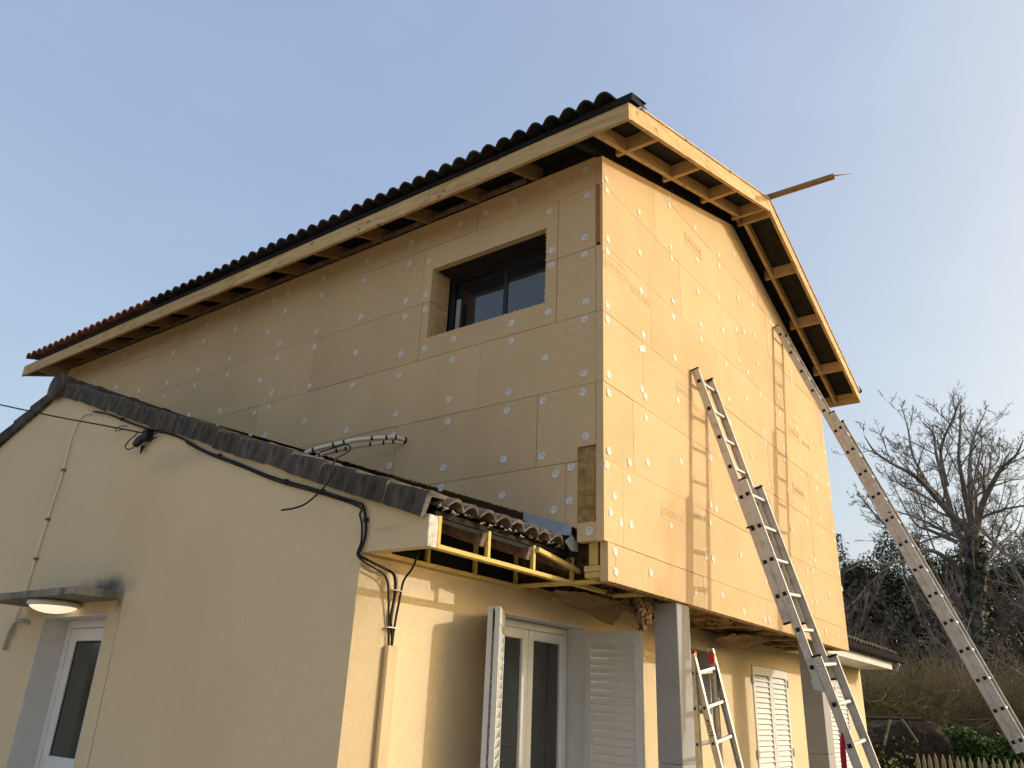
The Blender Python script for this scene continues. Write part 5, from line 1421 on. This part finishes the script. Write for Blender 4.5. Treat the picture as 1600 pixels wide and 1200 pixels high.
# heap hung with dark heather matting on poles
hm = thing('matting_shelter', 'dark brown heather matting draped over poles like a low shelter beside the hedge', 'garden shelter', (15.6, 1.2, GROUND))
V = []; F = []; nx, nz_ = 34, 22
def heap_top(u): return -0.985 + (-0.13*max(0, (u-0.86)/0.14)**2.5) - 0.19*math.exp(-((u-0.42)/0.2)**2)*1.0 + (0.0 if u > 0.45 else -0.10*(0.45-u))
p0 = Vector((14.55, 2.75, 0)); p1 = Vector((16.05, 0.62, 0))
back = Vector((0.9, 0.62, 0)).normalized()
for j in range(nz_+1):
    for i in range(nx+1):
        u, v = i/nx, j/nz_; p = p0*(1-u)+p1*u
        zt = heap_top(u); z = GROUND+(zt-GROUND)*v
        blg = 0.16*math.sin(math.pi*min(1, v*1.0))
        q = p - back*blg + back*(0.35*max(0, v-0.85)/0.15*0.5)
        q = q + p1.normalized()*0.0
        q.x += 0.05*noise.noise(Vector((u*9, v*7, 1))); q.y += 0.05*noise.noise(Vector((u*9, v*7, 4)))
        V.append((q.x, q.y, z+0.02*noise.noise(Vector((u*20, v*4, 2)))))
for j in range(nz_):
    for i in range(nx): a = j*(nx+1)+i; F.append((a, a+1, a+nx+2, a+nx+1))
k0 = len(V)
for i in range(nx+1):
    v = V[nz_*(nx+1)+i]; V.append((v[0]+1.1, v[1]+0.75, v[2]-0.02)); V.append((v[0]+1.15, v[1]+0.8, GROUND))
for i in range(nx):
    a = nz_*(nx+1)+i; F.append((a, a+1, k0+2*(i+1), k0+2*i)); F.append((k0+2*i, k0+2*i+2, k0+2*i+3, k0+2*i+1))
VV = np.array(V); FF = F
mesh_obj('heather_mat', V, F, 'heather', hm)
front = np.array(V[:(nz_+1)*(nx+1)])
r_ = np.random.default_rng(5); idx = r_.integers(0, len(front), 15000)
base_p = front[idx]+r_.normal(0, 0.03, (15000, 3)); base_p[:, 0] -= 0.02
d = np.stack([r_.normal(-0.15, 0.3, 15000), r_.normal(-0.1, 0.3, 15000), r_.normal(-0.5, 0.6, 15000)], 1); d /= np.linalg.norm(d, axis=1)[:, None]
e = np.cross(d, r_.normal(size=(15000, 3))); e /= np.linalg.norm(e, axis=1)[:, None]
s = r_.uniform(0.04, 0.11, (15000, 1))
quads_obj('heather_strands', np.stack([base_p-e*0.003, base_p+e*0.003, base_p+d*s+e*0.002, base_p+d*s-e*0.002], 1).reshape(-1, 3), 'heather', hm, kind='stuff')
for (a, b) in (((14.35, 1.55, -1.50), (14.60, 1.42, -1.0)), ((14.75, 1.22, -0.98), (14.80, 0.98, -1.42))):
    mb = MB(); mb.tube([a, b], 0.026, n=8); mb.obj('pole', 'pole_wood', hm)
mb = MB(); mb.tube([(14.2, 2.6, -0.985), (15.4, 0.95, -0.965)], 0.035, n=8); mb.obj('mat_roll', 'heather', hm)

# ---- woody plants made of tapering limbs
def branch_mesh(starts, mat, name, parent, seed, levels=4, n=5, child=(4, 7), lratio=0.62, rratio=0.55, spread=0.75, upw=0.18, wiggle=0.16, minr=0.004, tip=0.35, child_from=0.25):
    """grow limbs; starts = [(polyline, r0, r1)]; returns the mesh object"""
    r = random.Random(seed); mb = MB()
    stack = []
    for (pl, ra, rb_) in starts:
        P = smooth_pts(pl, 4) if len(pl) > 2 else [Vector(p) for p in pl]
        rs = [ra+(rb_-ra)*i/(len(P)-1) for i in range(len(P))]
        mb.tube(P, rs, n=max(n, 6), closed_ends=False); stack.append((P, rs, 1))
    cnt = 0
    while stack:
        P, rs, lv = stack.pop()
        if lv > levels: continue
        L = sum((P[i+1]-P[i]).length for i in range(len(P)-1))
        k = r.randint(*child)
        if lv == 1: k = int(k*1.7)
        for c in range(k):
            t = child_from+(1-child_from)*(c+r.random())/k if c < k-1 else 0.999
            f = t*(len(P)-1); i = min(int(f), len(P)-2); p = P[i].lerp(P[i+1], f-i); rr_ = rs[i]+(rs[i+1]-rs[i])*(f-i)
            axis = (P[i+1]-P[i]).normalized()
            rnd = Vector((r.gauss(0, 1), r.gauss(0, 1), r.gauss(0, 1))); rnd -= axis*rnd.dot(axis); rnd.normalize()
            a = spread*r.uniform(0.55, 1.2) if c < k-1 else 0.15
            d = (axis*math.cos(a)+rnd*math.sin(a)+Vector((0, 0, upw))).normalized()
            l = L*lratio*r.uniform(0.55, 1.1)*(1.0-0.45*t)*(0.4 if (c == k-1 and lv == 1) else 1)
            r0_ = max(rr_*rratio*r.uniform(0.8, 1.1), minr)
            seg = 4 if lv < 3 else 3; Q = [p]; 
            for s in range(seg):
                d = (d+Vector((r.gauss(0, wiggle), r.gauss(0, wiggle), r.gauss(0, wiggle)+upw*0.35))).normalized(); Q.append(Q[-1]+d*l/seg)
            qs = [r0_+(max(r0_*tip, minr*0.6)-r0_)*s/seg for s in range(seg+1)]
            mb.tube(Q, qs, n=(n if lv < 2 else (4 if lv < 3 else 3)), closed_ends=False); cnt += 1
            stack.append((Q, qs, lv+1))
    return mb

def tree_plane(dist, px, py, dd=0.0):
    """point on the tree: direction measured from the photograph's vantage, at the tree's own distance"""
    d = fw*1224.4 + rt*(px-800) - up*(py-600)
    h = math.hypot(d.x, d.y); t = (dist+dd)/h
    return CAM+d*t
TD = 30.0
def zp(lst, dd=0.0):
    out = []
    for i, (a, b) in enumerate(lst):
        out.append(tree_plane(TD, 1300+a/4, 600+b/4, dd*i/(len(lst)-1)))
    return out
oak = thing('bare_tree', 'big leafless oak with forked ivy-covered trunk rising against the sky at right', 'tree', (float(tree_plane(TD, 1532, 1130).x), float(tree_plane(TD, 1532, 1130).y), GROUND))
tb = tree_plane(TD, 1534, 1150); tb.z = GROUND-0.1
trunk = [tb, tree_plane(TD, 1533, 1080), tree_plane(TD, 1530, 990), tree_plane(TD, 1526, 900), tree_plane(TD, 1522, 840)]
limbs = [
    (trunk, 0.28, 0.19),
    ([trunk[3], *zp([(830, 1010), (770, 890), (735, 760), (690, 590), (650, 430), (632, 310), (560, 235)], 2.5)], 0.158, 0.016),
    ([trunk[4], *zp([(850, 900), (760, 830), (660, 720), (560, 610), (470, 545), (390, 505), (270, 425), (205, 330)], -3.0)], 0.144, 0.016),
    ([*zp([(640, 700), (560, 560), (500, 430), (475, 280), (440, 160)], 1.5)], 0.072, 0.016),
    ([*zp([(720, 640), (680, 450), (700, 340), (745, 240), (785, 140)], -1.5)], 0.072, 0.016),
    ([trunk[4], *zp([(870, 860), (840, 740), (815, 600), (792, 470), (800, 300), (802, 130)], -2.0)], 0.137, 0.016),
    ([*zp([(890, 900), (870, 760), (860, 560), (870, 400), (900, 300), (960, 170)], 3.0)], 0.122, 0.016),
    ([trunk[4], *zp([(905, 890), (940, 750), (1010, 610), (1065, 520), (1150, 445), (1195, 350)], -2.5)], 0.137, 0.016),
    ([*zp([(860, 740), (930, 640), (985, 540), (1040, 470), (1045, 360)], 3.0)], 0.065, 0.016),
    ([trunk[3], *zp([(800, 1010), (700, 955), (600, 910), (540, 890), (470, 800), (380, 630)], 3.0)], 0.094, 0.016),
    ([trunk[2], *zp([(780, 1160), (700, 1080), (600, 1040), (480, 1100), (420, 1110), (300, 1130), (215, 1110), (100, 1165)], -3.5)], 0.101, 0.016),
    ([*zp([(540, 1000), (460, 950), (390, 905), (310, 860), (230, 770), (175, 700)], -2.0)], 0.065, 0.016),
    ([*zp([(640, 740), (520, 670), (440, 640), (390, 590)], 2.0)], 0.043, 0.016),
    ([trunk[2], *zp([(960, 1130), (1010, 1040), (1100, 960), (1160, 900), (1190, 800)], 3.0)], 0.094, 0.016),
    ([*zp([(930, 900), (1000, 980), (1090, 1060), (1200, 1100)], -3.0)], 0.058, 0.016),
]
bm_ = branch_mesh(limbs, 'bark', 'branches', oak, 5, levels=4, child=(5, 7), lratio=0.52, rratio=0.44, spread=0.80, upw=0.12, wiggle=0.20, minr=0.0055, child_from=0.10)
bm_.obj('branches', 'bark', oak)
def ivy_s(n, r):
    t = r.random(n); P = np.zeros((n, 3)); pts = np.array([list(p) for p in smooth_pts(trunk, 6)]); f = t*(len(pts)-1.001); i = f.astype(int)
    P = pts[i]*(1-(f-i))[:, None]+pts[i+1]*(f-i)[:, None]
    a = r.uniform(0, 6.283, n); rad = (0.34-0.12*t)*r.uniform(0.75, 1.25, n)*(1+0.35*np.sin(f*2.3+a))
    P[:, 0] += np.cos(a)*rad; P[:, 1] += np.sin(a)*rad; return P
quads_obj('ivy', leaf_quads(4200, ivy_s, 0.065, 0.0, 9), 'ivy_leaf', oak)

def bare_tree(base, h, seed, label, lean=0.0, lv=3, dense=(4, 6), mat='bark', r0=0.16):
    t = thing('bare_tree', label, 'tree', (base.x, base.y, GROUND))
    r = random.Random(seed); p = Vector((base.x, base.y, GROUND-0.1)); P = [p]
    for i in range(4): P.append(P[-1]+Vector((r.gauss(0, 0.05)*h+lean*h*0.05, r.gauss(0, 0.05)*h, h*0.16)))
    starts = [(P, r0, r0*0.55)]
    for k in range(6):
        q = P[2+k % 3]; a = r.uniform(0, 6.28); el = r.uniform(0.6, 1.25); d = Vector((math.cos(a)*math.cos(el), math.sin(a)*math.cos(el), math.sin(el)))
        Q = [q]
        for s in range(4): d = (d+Vector((r.gauss(0, .16), r.gauss(0, .16), 0.1+r.gauss(0, .12)))).normalized(); Q.append(Q[-1]+d*h*0.14*r.uniform(0.8, 1.2))
        starts.append((Q, r0*0.5, 0.02))
    m_ = branch_mesh(starts, mat, 'branches', t, seed, levels=lv, child=dense, lratio=0.5, rratio=0.5, spread=0.8, upw=0.12, wiggle=0.22, minr=0.009)
    m_.obj('branches', mat, t); return t
bare_tree(az(0.975, 0.222, 38), 6.7, 41, 'smaller bare tree showing just right of the house above the dark evergreens', lv=4)
bare_tree(az(0.998, 0.052, 40), 9.2, 42, 'slender bare tree at the right edge behind the big oak', lv=4)
bare_tree(az(0.990, 0.140, 44), 6.6, 43, 'low bare tree between the long ladder and the big oak', lv=4)
bare_tree(az(1.0, 0.015, 27), 6.0, 44, 'young bare tree at the extreme right edge', lean=-1.5, lv=3)
for i, (a, b, dd, h) in enumerate(((0.970, 0.240, 31, 5.6), (0.978, 0.205, 34, 6.4), (0.986, 0.165, 32, 5.8), (0.990, 0.135, 35, 6.6), (0.995, 0.10, 33, 6.0), (0.999, 0.045, 33, 6.6), (1.0, 0.012, 31, 6.2))):
    bare_tree(az(a, b, dd), h, 50+i, ['grey bare woodland tree beside the house corner, behind the brush', 'tangled bare woodland tree behind the gutter end', 'bare woodland tree left of the long ladder, behind the shelter',
        'bare woodland tree behind the middle of the long ladder', 'bare woodland tree behind the oak trunk', 'bare woodland tree right of the oak trunk', 'bare woodland tree at the right edge, behind the brush'][i], lv=4, r0=0.11, mat='twig_bark')
bare_tree(az(0.992, 0.115, 25.5), 4.3, 45, 'pale bare sapling among the brush under the long ladder', lv=3, r0=0.06)

# evergreens: trunk, limbs and thousands of small sprays in uneven clumps
def evergreen(base, h, w, seed, label, mat='conifer', n=9000, size=0.13, narrow=False):
    t = thing('evergreen_tree', label, 'tree', (base.x, base.y, GROUND), 'evergreen trees at the wood edge')
    r = np.random.default_rng(seed); b = np.array([base.x, base.y, GROUND])
    mb = MB(); mb.tube([b, b+np.array([0.1, 0, h*0.5]), b+np.array([0.05, 0.1, h*0.95])], [0.22, 0.13, 0.03], n=7); mb.obj('trunk', 'bark', t)
    K = 70; cz = r.uniform(0.10, 1.0, K); prof = (1-cz)**0.65 if narrow else np.sqrt(np.clip(1-(cz*1.02)**2.2, 0.02, 1))
    a = r.uniform(0, 6.283, K); rad = prof*w*r.uniform(0.45, 1.0, K)
    Cc = np.stack([b[0]+np.cos(a)*rad, b[1]+np.sin(a)*rad, b[2]+cz*h], 1); R = w*r.uniform(0.18, 0.38, K)
    def samp(m_, rg):
        i = rg.integers(0, K, m_); d = rg.normal(size=(m_, 3)); d /= np.linalg.norm(d, axis=1)[:, None]
        P = Cc[i]+d*(R[i]*rg.uniform(0.5, 1.05, m_)**0.5)[:, None]; P[:, 2] = np.maximum(P[:, 2], GROUND+0.05); return P
    quads_obj('foliage', leaf_quads(n, samp, size, 0.2, seed+1, aspect=0.35), mat, t)
    return t
ev = [(0.966, 0.258, 46, 9.5, 2.6), (0.975, 0.222, 52, 8.4, 2.2), (0.981, 0.196, 47, 8.3, 2.3), (0.985, 0.170, 50, 9.6, 2.8), (0.990, 0.140, 46, 7.6, 2.6),
      (0.994, 0.110, 50, 8.6, 3.0), (0.997, 0.078, 46, 7.8, 2.8), (1.0, 0.045, 52, 9.6, 3.0), (1.0, 0.010, 47, 8.6, 3.0), (1.0, -0.03, 46, 9, 3.0)]
evl = ['dark evergreen just right of the gable corner, leftmost of the wood edge', 'dark narrow evergreen second from the gable corner', 'dark evergreen with a pointed top third from the gable corner',
       'tallest dark evergreen left of the long ladder', 'low dark evergreen behind the long ladder', 'broad dark evergreen behind the oak trunk', 'dark evergreen just right of the oak trunk',
       'tall dark evergreen near the right edge', 'dark evergreen at the right edge of the wood', 'dark evergreen beyond the right edge of the wood']
for i, (a, b, dist, h, w) in enumerate(ev):
    evergreen(az(a, b, dist), h*1.16, w*1.2, 60+i, evl[i], n=21000, size=0.10, narrow=(i % 3 == 1))

# far wood: one mass of dark stems and twigs closing the view, on all sides of the plot
def wood_mass(a0, a1, r0_, r1_, h, n, seed, name='far_wood'):
    r = np.random.default_rng(seed)
    def samp(m_, rg):
        th = rg.uniform(a0, a1, m_); rad = rg.uniform(r0_, r1_, m_)
        hh = h*(0.72+0.16*np.sin(th*23+seed)+0.12*np.sin(th*57))*rg.random(m_)**0.8
        return np.stack([CAM.x+np.cos(th)*rad, CAM.y+np.sin(th)*rad, GROUND+hh], 1)
    return quads_obj(name, leaf_quads(n, samp, 0.42, 0.4, seed, aspect=0.4), 'wood_undergrowth', None, kind='stuff')
wood_mass(-0.15, 0.36, 54, 64, 7.0, 42000, 71)
wood_mass(0.9, 5.9, 55, 66, 7.5, 60000, 72)

# twiggy brush in front of the wood
def brush(base, w, h, n, seed, label, mat='brush_stem'):
    t = thing('twiggy_shrub', label, 'shrub', (base.x, base.y, GROUND), 'leafless shrubs behind the garden')
    r = np.random.default_rng(seed); m_ = n
    ang = r.uniform(0, 6.283, m_); rad = w*np.sqrt(r.random(m_))*0.55
    p = np.stack([base.x+np.cos(ang)*rad, base.y+np.sin(ang)*rad, np.full(m_, GROUND)], 1)
    p[:, 2] += r.random(m_)**1.2*h*0.65
    d = np.stack([np.cos(ang)*0.35+r.normal(0, 0.62, m_), np.sin(ang)*0.35+r.normal(0, 0.62, m_), r.uniform(0.15, 1.0, m_)], 1); d /= np.linalg.norm(d, axis=1)[:, None]
    Vs = []
    L = h*r.uniform(0.12, 0.55, m_)**1.1; th = r.uniform(0.004, 0.011, m_)
    for s in range(3):
        d2 = d+r.normal(0, 0.34, (m_, 3)); d2 /= np.linalg.norm(d2, axis=1)[:, None]
        q = p+d2*(L/3)[:, None]; e = np.cross(d2, r.normal(size=(m_, 3))); e /= np.linalg.norm(e, axis=1)[:, None]
        w0 = (th*(1-s*0.28))[:, None]; w1 = (th*(1-(s+1)*0.28))[:, None]
        Vs.append(np.stack([p-e*w0, p+e*w0, q+e*w1, q-e*w1], 1).reshape(-1, 3))
        f = np.cross(d2, e); Vs.append(np.stack([p-f*w0, p+f*w0, q+f*w1, q-f*w1], 1).reshape(-1, 3)); p, d = q, d2
    quads_obj('stems', np.concatenate(Vs), mat, t)
    return t
bl = [(0.968, 0.250, 24.5, 3.0, 3.5), (0.974, 0.225, 26, 3.2, 3.1), (0.980, 0.200, 24.5, 3.0, 3.7), (0.984, 0.177, 27, 3.4, 3.3), (0.988, 0.152, 25.5, 3.2, 3.9),
      (0.992, 0.125, 26.5, 3.4, 3.2), (0.996, 0.092, 26, 3.4, 2.9), (0.999, 0.055, 26, 3.4, 3.1), (1.0, 0.02, 26, 3.4, 3.4)]
bn = ['dense twiggy shrub right beside the house corner, leftmost of the brush', 'brown leafless shrub under the grey gutter end', 'olive twiggy shrub over the brown matting shelter', 'tall leafless shrub left of the long ladder',
      'tangled leafless shrub over the hedge, under the long ladder', 'brown twiggy shrub below the oak', 'leafless shrub in front of the oak trunk', 'leafless shrub between oak and right edge', 'leafless shrub at the right edge']
for i, (a, b, dist, w, h) in enumerate(bl):
    brush(az(a, b, dist), w, h, 4200, 90+i, bn[i])
sp = thing('small_shrub', 'small green-leaved shrub at the foot of the matting shelter beside the ladder', 'shrub', (12.9, 1.1, GROUND))
c0 = np.array([12.9, 1.05, GROUND+0.55])
quads_obj('leaves', leaf_quads(500, lambda n, r: c0+r.normal(size=(n, 3))*np.array([0.22, 0.2, 0.32]), 0.035, 0.3, 6), 'hedge_leaf', sp)

# a bare tree outside the frame, between the sun and the front of the house: it dapples the lower walls
bare_tree(Vector((9.6, -16.2, 0)), 8.4, 77, 'bare tree out in the garden on the sunny side of the house, outside the view', lv=3, r0=0.13)
